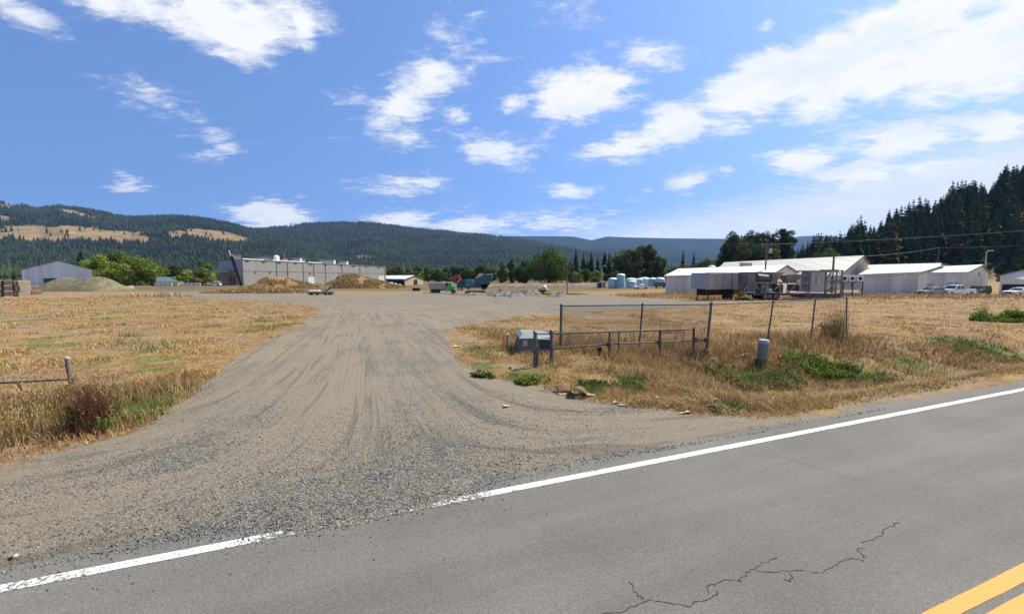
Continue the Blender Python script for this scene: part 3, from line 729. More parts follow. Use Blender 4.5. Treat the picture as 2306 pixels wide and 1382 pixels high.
def broad(px, top, halfw, Yd, tone, label, name='broadleaf_tree', group=None, shape='round', zb=.10, nleaf=3600, leaf=None, cat='tree', nblob=26):
    p = at(px, top, Yd); g_ = zt(p[0], Yd); h = p[2]-g_; w = 2*halfw*Yd/900
    t = thing(name, label, cat, (p[0], Yd, g_), 0, group)
    seed = int(px*7+top)
    tb = MB(); r = random.Random(seed)
    tb.cyl((0,0,-.3), (0,0,h*.5), h*.022+.05, h*.012+.03, 8)
    for k in range(5):
        a_ = r.uniform(0, 6.28); tb.cyl((0,0,h*r.uniform(.2,.45)), (math.cos(a_)*w*.25, math.sin(a_)*w*.25, h*r.uniform(.5,.75)), h*.010+.03, .03, 6)
    tb.build('trunk', BARK, t)
    leaf = leaf or max(.18, Yd*.0023)
    q, f, c = crown_mesh(seed, h, w, h*zb, nblob, nleaf, leaf, GREENS[tone], shape)
    npmesh('crown', q, f, LEAF, t, cols=c); return t
def conif(px, top, halfw, Yd, label, group=None, col=(.022,.038,.018), bare=.06, sparse=1.0):
    p = at(px, top, Yd); g_ = zt(p[0], Yd); h = p[2]-g_
    return make_conifer(int(px), h, halfw*Yd/900, col, label, (p[0], Yd, g_), group, bare, sparse)
# left group by the barn
conif(180, 562, 17, 225, 'dark pointed conifer rising behind the right end of the grey gabled barn')
broad(218, 577, 31, 205, 'bright', 'bright green round tree just right of the grey gabled barn', shape='dome', zb=.02, nleaf=7000)
broad(261, 565, 27, 240, 'mid', 'darker green tree standing behind the large yellow-green round tree', zb=.02, nleaf=5000)
broad(298, 580, 54, 188, 'bright', 'largest yellow-green billowing round tree right of the grey barn', shape='dome', nleaf=15000, nblob=60, zb=.0)
broad(385, 598, 24, 225, 'dark', 'dark green low tree between the small green roof and the concrete warehouse')
broad(455, 590, 26, 235, 'mid', 'tall bright tree behind the yellow-green bush near the flat canopy')
broad(440, 604, 36, 212, 'yellow', 'yellow-green spreading tree left of the flat dark canopy', shape='dome', zb=.0, nleaf=6000)
broad(402, 621, 18, 195, 'bright', 'small pale green round shrub left of the yellow-green tree', 'round_shrub', cat='shrub')
broad(345, 613, 14, 230, 'mid', 'small green tree behind the right edge of the largest round tree')
# tree belt behind the crusher
GB = 'trees of the belt behind the yard'
rb = random.Random(4)
BELT = [(885,602,22,'dark','round'),(915,606,20,'olive','round'),(945,600,18,'mid','dome'),(962,598,9,'bright','poplar'),(985,606,17,'mid','round'),(1005,603,14,'olive','poplar'),
        (1030,600,20,'dark','round'),(1058,602,22,'mid','round'),(1085,597,20,'dark','round'),(1105,604,16,'olive','round')]
for px, top, hw, tn, shp in BELT:
    broad(px, top, hw, 290+rb.uniform(-20, 30), tn, rank(BELT, px)+' tree of the green belt behind the tan shed and crusher', group=GB, shape=shp, zb=.02, nleaf=2200)
broad(1131, 592, 11, 235, 'bright', 'pointed light green poplar directly right of the crusher hopper', 'poplar_tree', shape='poplar', zb=.02)
broad(1152, 586, 13, 240, 'mid', 'slender green poplar between the pointed light poplar and the big tree', 'poplar_tree', shape='poplar', zb=.02)
broad(1178, 587, 20, 232, 'mid', 'rounded green tree touching the left side of the huge cottonwood', zb=.02)
broad(1237, 558, 48, 205, 'mid', 'huge domed cottonwood tree, biggest in the middle of the scene', 'cottonwood_tree', shape='dome', zb=.01, nleaf=11000, nblob=60)
broad(1286, 588, 10, 190, 'olive', 'thin sparse tree beside the right edge of the huge cottonwood', nleaf=700, shape='poplar')
GC = 'conifers behind the pale tanks'
CB = ((1270,575,8),(1297,557,9),(1314,570,8),(1332,567,9),(1346,579,8),(1362,562,10),(1373,566,9),(1387,564,9),(1404,560,8),(1323,585,8))
for px, top, hw in CB:
    conif(px, top, hw*1.3, 300+rb.uniform(-20, 30), rank(CB, px)+' dark conifer in the row between the huge cottonwood and the tanks', GC)
broad(1398, 566, 22, 262, 'mid', 'left tree of the tall cottonwood clump behind the tanks', 'cottonwood_tree', zb=.03)
broad(1424, 562, 24, 250, 'olive', 'second tree from the left in the cottonwood clump behind the tanks', 'cottonwood_tree', zb=.03, nleaf=5000)
broad(1446, 553, 17, 258, 'mid', 'tallest left crown at the centre of the cottonwood clump', 'cottonwood_tree', shape='dome', zb=.03)
broad(1465, 552, 18, 252, 'olive', 'tallest right crown at the centre of the cottonwood clump', 'cottonwood_tree', shape='dome', zb=.03, nleaf=4500)
broad(1485, 578, 14, 246, 'mid', 'lower right end tree of the cottonwood clump behind the tanks', 'cottonwood_tree', zb=.03)
LB = ((1295,612,18,'bright'),(1318,606,16,'mid'),(1342,610,17,'bright'),(1366,618,14,'mid'),(1385,610,14,'mid'),(1340,624,12,'bright'))
for px, top, hw, tn in LB:
    broad(px, top, hw, 225+rb.uniform(-10, 10), tn, rank(LB, px)+' low bushy tree under the conifer row left of the tanks', 'bushy_tree', 'bushy trees under the conifer row', zb=0, nleaf=1300)
conif(1539, 560, 9, 300, 'taller left one of two lone conifers above the white roofs', sparse=.8, bare=.1)
conif(1563, 565, 9, 300, 'shorter right one of two lone conifers above the white roofs', sparse=.7, bare=.1)
RS = ((1500,607,18,'mid'),(1522,602,18,'olive'),(1548,598,18,'mid'),(1575,590,20,'olive'),(1600,583,22,'mid'),(1625,576,20,'bright'),(1642,572,18,'olive'),(1585,600,20,'bright'))
for px, top, hw, tn in RS:
    broad(px, top, hw, 270+rb.uniform(-10, 25), tn, rank(RS, px)+' rounded tree on the low rise behind the white roofs', group='trees on the low rise behind the white roofs', zb=0, nleaf=1500)
GD = 'tall dark trees left of the wooded hill'
GV = ((1655,530,15),(1672,542,17),(1690,530,13),(1708,533,13),(1726,531,13),(1743,533,13),(1763,523,11),(1776,527,11),(1650,560,16),(1735,552,18),(1700,556,18),(1640,556,12))
for px, top, hw in GV:
    broad(px, top-6, hw*1.55, 235+rb.uniform(-10, 15), 'dark', rank(GV, px)+' tall dark tree in the grove left of the wooded hill', 'tall_dark_tree', GD, shape='round', zb=.0, nleaf=5500, nblob=60)
broad(1673, 548, 17, 220, 'olive', 'lighter olive tree at the front of the dark grove', zb=.02)
broad(1746, 562, 15, 205, 'bright', 'light green tree behind the tallest wooden pole', zb=.02)
broad(1862, 563, 44, 190, 'mid', 'light green spreading tree behind the big hall roof', shape='dome', zb=.02, nleaf=4500)
conif(1953, 545, 14, 160, 'single dark conifer right behind the gable of the big hall')
for k, (px, top, hw) in enumerate(((1786,548,11),(1797,556,10),(1808,546,11),(1820,540,11),(1832,528,12))):
    conif(px, top, hw, 250+rb.uniform(-8, 8), ORD[k]+' of five mid-sized conifers joining the dark grove to the wooded hill', 'conifers joining the grove and the hill', (.04,.06,.028))
conif(1975, 590, 10, 165, 'small dark conifer right of the big hall gable')
# wooded hill on the right: individual conifers
protos = [make_conifer(90+i, 30, 4.6+i*.35, (.050+.012*(i % 3), .076+.012*(i % 2), .036), 'dark conifer standing in the wood on the right hillside', (0, 0, 0), 'conifers of the wood on the right hillside', .04, .9) for i in range(6)]
TOP = np.array([(1790,560),(1810,548),(1840,514),(1870,528),(1895,515),(1930,484),(1960,500),(1990,462),(2030,452),(2060,438),(2090,450),(2130,402),(2160,408),(2180,400),(2205,430),(2240,362),(2265,378),(2285,366),(2306,368),(2500,330),(2900,300)], float)
spots = []
for D, num in ((212, 22), (232, 38), (262, 48), (292, 56), (325, 66), (350, 40)):
    for i in range(num):
        a_ = 1790 + (2700-1790)*(i+random.uniform(.1, .9))/num; spots.append((a_, D+random.uniform(-12, 12), D))
cnt = 0
for a_, yv, D in spots:
    x = (a_-1153)/900*yv; g_ = zt(x, yv)
    if 2226 < a_ < 2258 and yv < 214: continue
    lim = 2.5+(615-np.interp(a_, TOP[:, 0], TOP[:, 1]))/900*yv - g_      # height that reaches the skyline
    H_ = random.uniform(22, 34)
    if D >= 292: H_ = lim*random.uniform(.82, 1.04)
    H_ = min(H_, lim*random.uniform(.92, 1.04), 48)
    if H_ < 6: continue
    s = H_/30; pr = protos[cnt % 6]; rz = random.uniform(0, 6.28); ws = s*random.uniform(.9, 1.25)*(1.15 if s < 1 else 1)
    if cnt < 6: o = pr; o.location = (x, yv, g_-.3); o.rotation_euler = (0, 0, rz); o.scale = (ws, ws, s)
    else: o = dup(pr, (x, yv, g_-.3), rz, ws, sz=s)
    cnt += 1
#PART3
# ------------------------------------------------------------------ buildings
ROOFW = ribbed('white_roof_sheet', (.66,.66,.64), .5, .6, .05, (.5,.47,.40), .10)
ROOFC = ribbed('cream_roof_sheet', (.33,.32,.275), .55, .9, .07, (.38,.34,.27), .18)
WALLG = ribbed('grey_wall_sheet', (.70,.67,.59), .6, .5, .06, (.28,.26,.22), .15)
WALLC = ribbed('cream_wall_sheet', (.62,.59,.49), .6, .5, .06, (.33,.30,.24), .2)
WALLB = ribbed('pale_blue_grey_sheet', (.74,.75,.78), .6, .6, .05, (.27,.28,.31), .1)
ROOFP = ribbed('pale_grey_green_roof', (.40,.43,.415), .5, .6, .05, (.36,.34,.28), .15)
TRIM = mat('dark_trim', (.07,.07,.075), .6); TRIMW = mat('white_trim', (.68,.68,.66), .6)
GLASS = mat('dark_glass', (.02,.025,.03), .12, spec=.6, var=.05)
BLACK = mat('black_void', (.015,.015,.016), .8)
def v3(p): return Vector(tuple(map(float, p)))
def gable(name, label, FL, FR, RL, RR, BL, BR, zg, wm, rm, cat='building', over=.35, th=.16, doors=(), group=None):
    """eave and ridge corners in world space; walls drop to the ground"""
    FL, FR, RL, RR, BL, BR = map(v3, (FL, FR, RL, RR, BL, BR)); o = Vector((FL.x, FL.y, zg))
    t = thing(name, label, cat, o, 0, group)
    q = [p-o for p in (FL, FR, RL, RR, BL, BR)]; fl, fr, rl, rr_, bl, br = q
    dn = lambda p: Vector((p.x, p.y, -.4))
    w = MB(); w.poly([dn(fl), dn(fr), fr, fl]); w.poly([dn(fr), dn(br), br, rr_, fr]); w.poly([dn(br), dn(bl), bl, br]); w.poly([dn(bl), dn(fl), fl, rl, bl])
    w.build('wall', wm, t)
    ax_ = (fr-fl).normalized(); up = Vector((0,0,th)); e_ = ax_*over
    sf = (fl-rl).normalized()*over; sb = (bl-rl).normalized()*over
    off = Vector((0,0,.02))
    r = MB()
    def slab(a, b, c, d): r.hexa([a+off, b+off, c+off, d+off, a+up, b+up, c+up, d+up])
    slab(fl-e_+sf, fr+e_+sf, rr_+e_, rl-e_); slab(rl-e_, rr_+e_, br+e_+sb, bl-e_+sb)
    r.build('roof', rm, t)
    m = MB(); a, b = fl-e_+sf, fr+e_+sf; n_ = Vector((0,0,1)).cross(ax_)*-1
    m.bar(a+Vector((0,0,-.06))+n_*.04, b+Vector((0,0,-.06))+n_*.04, .10, .16); m.build('gutter', TRIMW, t)
    m = MB()
    m.bar(fr+e_*1.15+sf+Vector((0,0,.03)), rr_+e_*1.15+Vector((0,0,.03)), .08, .28); m.bar(rr_+e_*1.15+Vector((0,0,.03)), br+e_*1.15+sb+Vector((0,0,.03)), .08, .28); m.build('barge_board', TRIM, t)
    for nm, wall, t0, t1, z0, z1, mt in doors:
        A, B = {'f': (fl, fr), 'r': (fr, br), 'l': (bl, fl)}[wall]
        d = B-A; d.z = 0; n_ = Vector((d.y, -d.x, 0)).normalized()*.05; A0 = Vector((A.x, A.y, 0))
        p0, p1 = A0+d*t0, A0+d*t1; Z0, Z1 = Vector((0,0,z0)), Vector((0,0,z1))
        MB().hexa([p0+Z0-n_*.5, p0+n_+Z0, p1+n_+Z0, p1+Z0-n_*.5, p0+Z1-n_*.5, p0+n_+Z1, p1+n_+Z1, p1+Z1-n_*.5]).build(nm, mt, t)
    return t
def setz(p, z): q = np.array(p, float); q[2] = z; return q
# grey barn, gable towards the camera
zg = zt(-170, 170)-.2; Yb = 170
L1 = at(48, 606, Yb); R1 = at(207, 609, Yb); PK = at(130, 588, Yb); back = np.array([-42, 38, 0]); ez = (L1[2]+R1[2])/2
gable('gabled_barn', 'large plain pale grey metal barn with its gable facing the yard', setz(R1, ez), setz(R1, ez)+back, PK, PK+back, setz(L1, ez), setz(L1, ez)+back, zg, WALLB, ROOFC,
      doors=[('door', 'l', .12, .18, 0, 2.4, TRIMW), ('roller_door', 'l', .30, .48, 0, 3.6, TRIM)])
# small green roof left of the concrete warehouse
zg = zt(-150, 170)-.2
gable('small_house', 'small house with low green hipped roof right of the yellow-green tree', at(352, 634, 175), at(400, 634, 175), at(356, 624, 182), at(378, 624, 182), at(353, 633, 190), at(402, 633, 190), zg, WALLC, mat('green_roof', (.09,.13,.12), .7))
# tilt-up concrete warehouse
def concrete():
    m = mat('tilt_up_concrete', (.34,.325,.295), .9, 0, .10, .25, .25, 6, (.26,.22,.18), .22, True)
    return m
CON = concrete()
A = at(545, 583, 185); B = at(868, 600, 250); zgA = zt(A[0], 185)-.3
t = thing('concrete_warehouse', 'long grey concrete panel warehouse with rooftop units behind the earth mounds', 'warehouse', (A[0], A[1], zgA))
a = Vector((0,0,A[2]-zgA)); b = v3(B)-Vector((A[0], A[1], zgA)); dr = Vector((b.x, b.y, 0)); LEN = dr.length; dr.normalize(); nb = Vector((-dr.y, dr.x, 0))
sA = a + nb*27; sA.z = at(494, 591, 200)[2]-zgA+.2; sB = b + nb*27; sB.z = b.z-1.5
dn = lambda p: Vector((p.x, p.y, -.6))
w = MB(); w.poly([dn(a), dn(b), b, a]); w.poly([dn(b), dn(sB), sB, b]); w.poly([dn(sB), dn(sA), sA, sB]); w.build('wall', CON, t)
w = MB(); w.poly([dn(sA), dn(a), a, sA]); w.build('side_wall', mat('side_concrete', (.36,.36,.36), .9, 0, .08, .3, .2, 6), t)
lo = Vector((0,0,-.35))
MB().poly([a+lo, b+lo, sB+lo, sA+lo]).build('roof', ROOFW, t)
def onw(s, z, out=0): return a.lerp(b, s)*1.0*Vector((1,1,0)) + Vector((0,0,z)) if False else Vector((dr.x*LEN*s, dr.y*LEN*s, z)) - nb*out
def toph(s): return a.z*(1-s)+b.z*s
# map a picture column on the wall to its fraction of the length
def wfrac(px):
    k = (px-1153)/900; return ((k*A[1]-A[0])/(dr.x-k*dr.y))/LEN
for px in (545, 625, 650, 685, 709, 735, 772, 812, 867):
    s = min(max(wfrac(px), 0), 1); j = MB(); j.bar(onw(s, 0, .04), onw(s, toph(s)-.02, .04), .28, .12); j.build('panel_joint', mat('joint', (.17,.165,.16), .9), t)
j = MB()
for s0, s1, fz in ((.0, .99, .56), (.0,.99,.985)): j.bar(onw(s0, toph(s0)*fz, .03), onw(s1, toph(s1)*fz, .03), .12 if fz < .9 else .3, .08)
j.build('wall_ledge', mat('ledge', (.30,.285,.26), .9), t)
for px in (561, 597, 632, 668, 702, 735, 770, 798, 826, 855):
    s = wfrac(px); p = onw(s, toph(s)-.75, 0); MB().hexa([p+dr*x-nb*y+Vector((0,0,z)) for z in (-.25,.25) for x, y in ((-.7,0),(.7,0),(.7,.18),(-.7,.18))]).build('scupper', TRIM, t)
for px in (578, 610, 650, 700, 765):
    s = wfrac(px); p = onw(s, toph(s)*.52, 0); MB().hexa([p+dr*x-nb*y+Vector((0,0,z)) for z in (-.2,.2) for x, y in ((-.25,0),(.25,0),(.25,.25),(-.25,.25))]).build('wall_lamp', TRIM, t)
for p0, p1, hh in ((694, 710, 3.9), (853, 866, 4.2)):
    s0, s1 = wfrac(p0), wfrac(p1); MB().hexa([onw(s0,-.2,.12), onw(s1,-.2,.12), onw(s1,-.2,-.05), onw(s0,-.2,-.05), onw(s0,hh,.12), onw(s1,hh,.12), onw(s1,hh,-.05), onw(s0,hh,-.05)]).build('roller_door', TRIMW, t)
# rooftop units: pixel columns, height in metres, setback
UNIT = mat('unit_grey', (.13,.145,.18), .6, var=.15); UNITW = mat('unit_white', (.62,.65,.70), .5)
for x0, x1, hgt, sb, wht in ((541,562,3.0,7,None),(607,632,2.8,8,None),(676,704,3.0,6,(.55,.72)),(737,772,3.0,6,(.86,.98)),(779,802,2.7,6,(.72,.88))):
    s0, s1 = wfrac(x0), wfrac(x1); z0 = toph((s0+s1)/2)-.6
    m = MB(); P = [onw(s0, 0, -sb), onw(s1, 0, -sb), onw(s1, 0, -sb-3.5), onw(s0, 0, -sb-3.5)]
    m.hexa([p+Vector((0,0,z0)) for p in P]+[p+Vector((0,0,z0+hgt)) for p in P]); ac = m.build('rooftop_unit', UNIT, t)
    P2 = [onw(s0, 0, -sb+.25), onw(s1, 0, -sb+.25), onw(s1, 0, -sb-3.7), onw(s0, 0, -sb-3.7)]
    MB().hexa([p+Vector((0,0,z0+hgt+.02)) for p in P2]+[p+Vector((0,0,z0+hgt+.22)) for p in P2]).build('unit_lid', mat('lid', (.07,.08,.10), .6), ac)
    if wht:
        q0, q1 = s0+(s1-s0)*wht[0], s0+(s1-s0)*wht[1]
        MB().hexa([onw(q0,z0+.5,-sb+.1), onw(q1,z0+.5,-sb+.1), onw(q1,z0+.5,-sb-.05), onw(q0,z0+.5,-sb-.05), onw(q0,z0+hgt-.1,-sb+.1), onw(q1,z0+hgt-.1,-sb+.1), onw(q1,z0+hgt-.1,-sb-.05), onw(q0,z0+hgt-.1,-sb-.05)]).build('access_panel', UNITW, ac)
s = wfrac(639); p = onw(s, toph(s)-.5, -6)
MB().lathe([(1.35,0),(1.35,2.6),(1.15,3.1),(.6,3.5),(.05,3.6)], p.x, p.y, 16, p.z).build('silver_tank', UNITW, t, smooth=True)
s0, s1 = wfrac(650), wfrac(665); p = onw((s0+s1)/2, toph(s0)-.5, -6)
MB().hexa([p+dr*x+nb*y+Vector((0,0,z)) for z, k in ((0,1),(2.0,.6)) for x, y in ((-1.6*k,-1),(1.6*k,-1),(1.6*k,1),(-1.6*k,1))]).build('roof_vent', mat('rust_red', (.32,.12,.09), .8, dirt=(.4,.36,.33), dirtamt=.4), t)
MB().cyl(p+Vector((0,0,2)), p+Vector((0,0,4.4)), .08, .05, 6).build('mast', UNITW, t)
for x0, x1 in ((561,608),(628,700),(708,738)):
    s0, s1 = wfrac(x0), wfrac(x1); z0 = toph(s0)-.05; z1 = toph(s1)-.05
    MB().bar(onw(s0, z0+.35, -5), onw(s1, z1+.35, -5), .5, .5).build('roof_duct', TRIMW, t)
# canopy at the left end
z_ = at(494, 611, 198)[2]-zgA
c0 = Vector((a.x, a.y, 0))+nb*6
cp = [c0, c0+nb*20, c0+nb*20-dr*11-nb*0, c0-dr*11]
MB().hexa([p+Vector((0,0,z_-.3)) for p in cp]+[p+Vector((0,0,z_+.3)) for p in cp]).build('canopy', mat('canopy_dark', (.09,.105,.13), .6), t)
for p in (cp[2], cp[3], (cp[2]+cp[3])/2): MB().bar(p+dr*.4+nb*.1, p+dr*.4+nb*.1+Vector((0,0,z_-.3)), .3).build('canopy_post', TRIM, t)
MB().hexa([c0+nb*x-dr*y+Vector((0,0,z)) for z in (0, 4.6) for x, y in ((2,.02),(9,.02),(9,.14),(2,.14))]).build('dock_opening', mat('tan_dock', (.20,.15,.09), .9), t)
MB().hexa([c0+nb*x-dr*y+Vector((0,0,z)) for z in (0, 2.6) for x, y in ((-3,.02),(-1.8,.02),(-1.8,.14),(-3,.14))]).build('door', mat('door_grey', (.20,.21,.23), .6), t)
# leaning conveyor in front of the side wall
p0 = at(543, 641, 172); p1 = at(521, 577, 178); p0[2] = zt(p0[0], 172)
t = thing('bale_elevator', 'dark leaning elevator boom against the left corner of the concrete warehouse', 'conveyor', p0)
q = Vector(p1-p0); DKM = mat('dark_steel', (.075,.072,.078), .6, .2, var=.25, dirt=(.16,.09,.06), dirtamt=.3)
m = MB(); m.bar((0,0,0), q, 1.0, .25); m.build('belt_frame', mat('elevator_dark', (.02,.018,.018), .95, spec=.05), t)
m = MB()
for sx in (-.6, .6): m.bar((sx,0,.3), q+Vector((sx,0,.3)), .14, .35)
m.build('side_rail', mat('elevator_rail', (.035,.032,.032), .9, spec=.1), t)
MB().cyl(q-Vector((.9,0,0)), q+Vector((.9,0,0)), .5, .5, 12).build('head_pulley', mat('pinkish_guard', (.22,.17,.16), .8), t)
MB().bar(q+Vector((-.3,0,.5)), q+Vector((-1.0,0,2.6)), .25).build('spout', mat('pale_steel', (.55,.53,.5), .6), t)
m = MB(); m.bar(q*.62, (q*.62)*Vector((1,1,0))+Vector((1.6,-1,0)), .15); m.bar(q*.62, (q*.62)*Vector((1,1,0))+Vector((-1.6,-1,0)), .15); m.build('support_leg', DKM, t)

# tan shed right of the warehouse
zg = zt(-60, 190)-.3
F0, F1 = at(871, 628, 190), at(912, 628.5, 178)
t_ = gable('open_shed', 'tan shed with white roof and open front right of the concrete warehouse', F0, F1, at(869, 621, 200), at(933, 620.5, 186), at(900, 627, 210), at(953, 627, 194), zg,
      mat('tan_wall', (.36,.29,.20), .85, streak=True, scale=.6), ROOFW, doors=[('open_bay', 'f', .02, .93, 0, 3.2, BLACK), ('barn_door', 'r', .45, .66, 0, 2.8, BLACK)])
for k, px in enumerate((877, 886, 896)):
    g0 = at(px, 640, 172); z = zt(g0[0], 172)
    MB_ = MB(); MB_.box(-1.1, 1.1, -1, 1, .12, 1.6-.4*k).box(-1.1, -.7, -1, 1, 0, .12).box(.7, 1.1, -1, 1, 0, .12)
    props(MB_.build('stacked_bin', mat('bin_pale', (.55,.55,.56), .7), bevel=.04), ['tallest pale grey bin', 'middle pale grey bin', 'lowest pale grey bin'][k]+' in front of the open tan shed', 'bin', 'pale bins in front of the tan shed').location = (g0[0], 172, z)

# warehouses on the right
zg = zt(45, 85)-.3
gable('white_roof_warehouse', 'low grey warehouse with bright white roof behind the box trailer', at(1500,621.5,96), at(1742,614.5,84), at(1531,606,104), at(1768,598,91), at(1560,621.5,112), at(1795,614.5,98), zg-.5, WALLG, ROOFW)
for px, py, nm in ((1603,603,'white cowl vent on the ridge of the low white roof'),):
    p = at(px, py, 100.5); t = thing('ridge_vent', nm, 'vent', (p[0], p[1], p[2]-.7)); MB().lathe([(.35,0),(.35,.7)],0,0,12).build('neck', TRIMW, t); MB().lathe([(.75,.7),(.8,1.0),(.5,1.3),(.05,1.35)],0,0,12).build('cowl', TRIMW, t, smooth=True)
p = at(1679, 597, 88.5); 
hall = gable('big_hall', 'biggest cream-roofed metal hall behind the scrap machinery', at(1600,624,112), at(1886,621,98), at(1634,591.5,126), at(1942,576.5,111), at(1690,616,140), at(1958,600,121), zg-.5, WALLC, ROOFC)
t = thing('roof_vent_box', 'small grey box vent on the front slope of the big cream roof', 'vent', at(1679, 601.5, 115)); MB().box(-1.2,1.2,-1,1,-.8,1.1).build('housing', mat('vent_grey', (.36,.34,.34), .7), t); MB().box(-1.35,1.35,-1.15,1.15,1.1,1.3).build('cap', TRIMW, t)
gable('low_shed', 'left lower part-cream metal shed with pale roof right of the stacked crates', at(1938,619,81), at(2071,613.5,76), at(1965,604,90), at(2112,601,85), at(2010,616,99), at(2150,613,94), zg-.2, WALLG, ROOFP, doors=[('side_panel', 'f', .74, .985, 0, 3.9, WALLC)])
gable('cream_shed', 'cream metal shed with bright white roof behind the parked cars', at(2075,615,80), at(2176,613.5,78.5), at(2090,602.5,90), at(2210,597,88.5), at(2140,615,99), at(2227,617,96), zg-.2, WALLG, ROOFP,
      doors=[('roller_door', 'f', .05, .30, 0, 3.0, mat('shed_door', (.36,.36,.38), .6)), ('gable_light', 'r', .47, .53, 4.5, 5.1, TRIM), ('roller_door', 'f', .60, .9, 0, 3.2, mat('shed_door2', (.42,.41,.41), .6))])
gable('rear_shed', 'narrow strip of cream roof just behind the ridge of the low shed', at(1958,604,104), at(2114,600,100), at(1958,597.5,108), at(2115,593.5,104), at(1975,602,114), at(2140,599,110), zg-.2, WALLC, ROOFC)
zg = zt(95, 76)-.2
gable('end_shed', 'grey shed with a dark doorway cut by the right edge of the picture', at(2600,612,70), at(2640,612,84), at(2400,588,76), at(2440,588,90), at(2253,621,76), at(2290,621,90), zg, WALLG, ROOFC,
      doors=[('doorway', 'l', .02, .20, 0, 2.2, BLACK)])
# ------------------------------------------------------------------ earth mounds and heaps
def mound(name, label, px0, px1, top, Yd, dep, seed, prof, m, cat, weeds=None, nrg=.5, cols=None):
    x0 = (px0-1153)/900*Yd; x1 = (px1-1153)/900*Yd; cx = (x0+x1)/2; z0 = zt(cx, Yd)
    H = (at((px0+px1)/2, top, Yd)[2]-z0)*(.72 if name == 'rubble_heap' else 1)
    nx_, ny_ = 90, 46; xs = np.linspace(0, 1, nx_); ys = np.linspace(-1, 1, ny_); XX, YY = np.meshgrid(xs, ys)
    pf = np.interp(xs, np.linspace(0, 1, len(prof)), prof); pf = np.convolve(np.pad(pf, 6, 'edge'), np.ones(13)/13, 'valid')[None]
    n1_ = fbm(XX*7+seed, YY*4+seed, 4); n2_ = fbm(XX*30+seed, YY*14, 3)
    hgt = H*pf*np.clip(1-np.abs(YY)**1.7, 0, 1)*(1+(n1_-.5)*nrg) + (n2_-.5)*H*.09*np.clip(1-np.abs(YY), 0, 1)*(pf > .02)
    Vx = np.stack([(x0-cx)+XX*(x1-x0), YY*dep, hgt-.12+ (np.abs(YY) > .98)*-.2], -1).reshape(-1, 3)
    ii = np.arange(nx_*ny_).reshape(ny_, nx_); FF = np.stack([ii[:-1,:-1], ii[:-1,1:], ii[1:,1:], ii[1:,:-1]], -1).reshape(-1, 4)
    t = thing(name, label, cat, (cx, Yd, z0)); npmesh('heap', Vx, FF, m, t, smooth=True)
    if weeds:
        k = rng.integers(0, len(Vx), weeds[0]); P = Vx[k]+rng.normal(0, .15, (weeds[0], 3))*[1,1,.2]; sel = P[:, 2] > 0
        if weeds[2]: sel &= (fbm(P[:, 0]*.35+seed, P[:, 1]*.35, 3) > .46)
        P = P[sel]; v, f, c = blades(P, rng.uniform(.3, .9, len(P))*weeds[1], .09, weeds[3], .5); npmesh('weeds', v, f, GRASSM, t, cols=c)
    return t
GRASSM = colmat('grass_blades', .9, .25)
def blades(P, h, w, colset, lean=.5, pick=None):
    """curved tapering blades: 5 vertices each"""
    n = len(P); th = rng.uniform(0, 6.28, n); d = np.stack([np.cos(th), np.sin(th), 0*th], 1); s_ = np.stack([-d[:, 1], d[:, 0], 0*th], 1)
    ln = (h*lean*rng.uniform(.1, 1.2, n))[:, None]; h = h[:, None]; w = (np.broadcast_to(w, (n,))*rng.uniform(.6, 1.3, n))[:, None]
    up = np.array([0, 0, 1.0])
    a_ = P-s_*w; b_ = P+s_*w; m = P+up*h*.6+d*ln*.35; c_ = m-s_*w*.75; e_ = m+s_*w*.75; tip = P+up*h+d*ln
    Vv = np.stack([a_, b_, e_, c_, tip], 1).reshape(-1, 3)
    i = np.arange(n)[:, None]*5
    F3 = np.concatenate([i+np.array([0,1,2]), i+np.array([0,2,3]), i+np.array([3,2,4])])
    cs = np.array(colset); k = rng.integers(0, len(cs), n) if pick is None else pick
    col = cs[k]*rng.uniform(.7, 1.25, n)[:, None]
    return Vv, F3, np.repeat(np.clip(col, 0, 1), 5, 0)
STRAW = [(.50,.36,.145),(.42,.28,.10),(.34,.20,.085),(.55,.42,.20),(.40,.235,.11)]
BROWN = [(.22,.12,.07),(.30,.18,.10),(.17,.10,.06)]
GRN = [(.09,.15,.025),(.13,.20,.035),(.17,.22,.05),(.07,.11,.03)]
OLV = [(.20,.20,.08),(.26,.23,.10),(.15,.16,.07)]
def soil(name, c1, c2, c3, sc_=.8):
    m, n, l, p = newmat(name); t = n.new('ShaderNodeTexCoord')
    q = n.new('ShaderNodeTexNoise'); q.inputs['Scale'].default_value = sc_; q.inputs['Detail'].default_value = 9; q.inputs['Roughness'].default_value = .72; l.new(t.outputs['Object'], q.inputs['Vector'])
    r = n.new('ShaderNodeValToRGB'); e_ = r.color_ramp.elements; e_.new(.5)
    for i, (ps, c) in enumerate(((.34, c1), (.5, c2), (.64, c3))): e_[i].position = ps; e_[i].color = (*c, 1)
    l.new(q.outputs['Fac'], r.inputs[0]); l.new(r.outputs[0], p.inputs['Base Color']); p.inputs['Roughness'].default_value = .95; p.inputs['Specular IOR Level'].default_value = .1
    b = n.new('ShaderNodeBump'); b.inputs['Strength'].default_value = .8; b.inputs['Distance'].default_value = .2; l.new(q.outputs['Fac'], b.inputs['Height']); l.new(b.outputs[0], p.inputs['Normal'])
    return m
SOILR = soil('red_soil', (.15,.105,.05), (.28,.155,.08), (.42,.24,.13)); SOILG = soil('grey_gravel_heap', (.095,.082,.05), (.155,.135,.082), (.22,.19,.125)); RUB = soil('rubble', (.07,.066,.06), (.15,.14,.12), (.30,.27,.24), 1.3)
W1 = STRAW+OLV+BROWN[1:2]
mound('earth_mound', 'lower reddish earth mound with weeds in front of the concrete warehouse', 556, 715, 625.5, 148, 6, 3, [0,.35,.75,.95,1,.95,.85,.7,.55,.35,0], SOILR, 'mound', (9000, 1.0, True, W1))
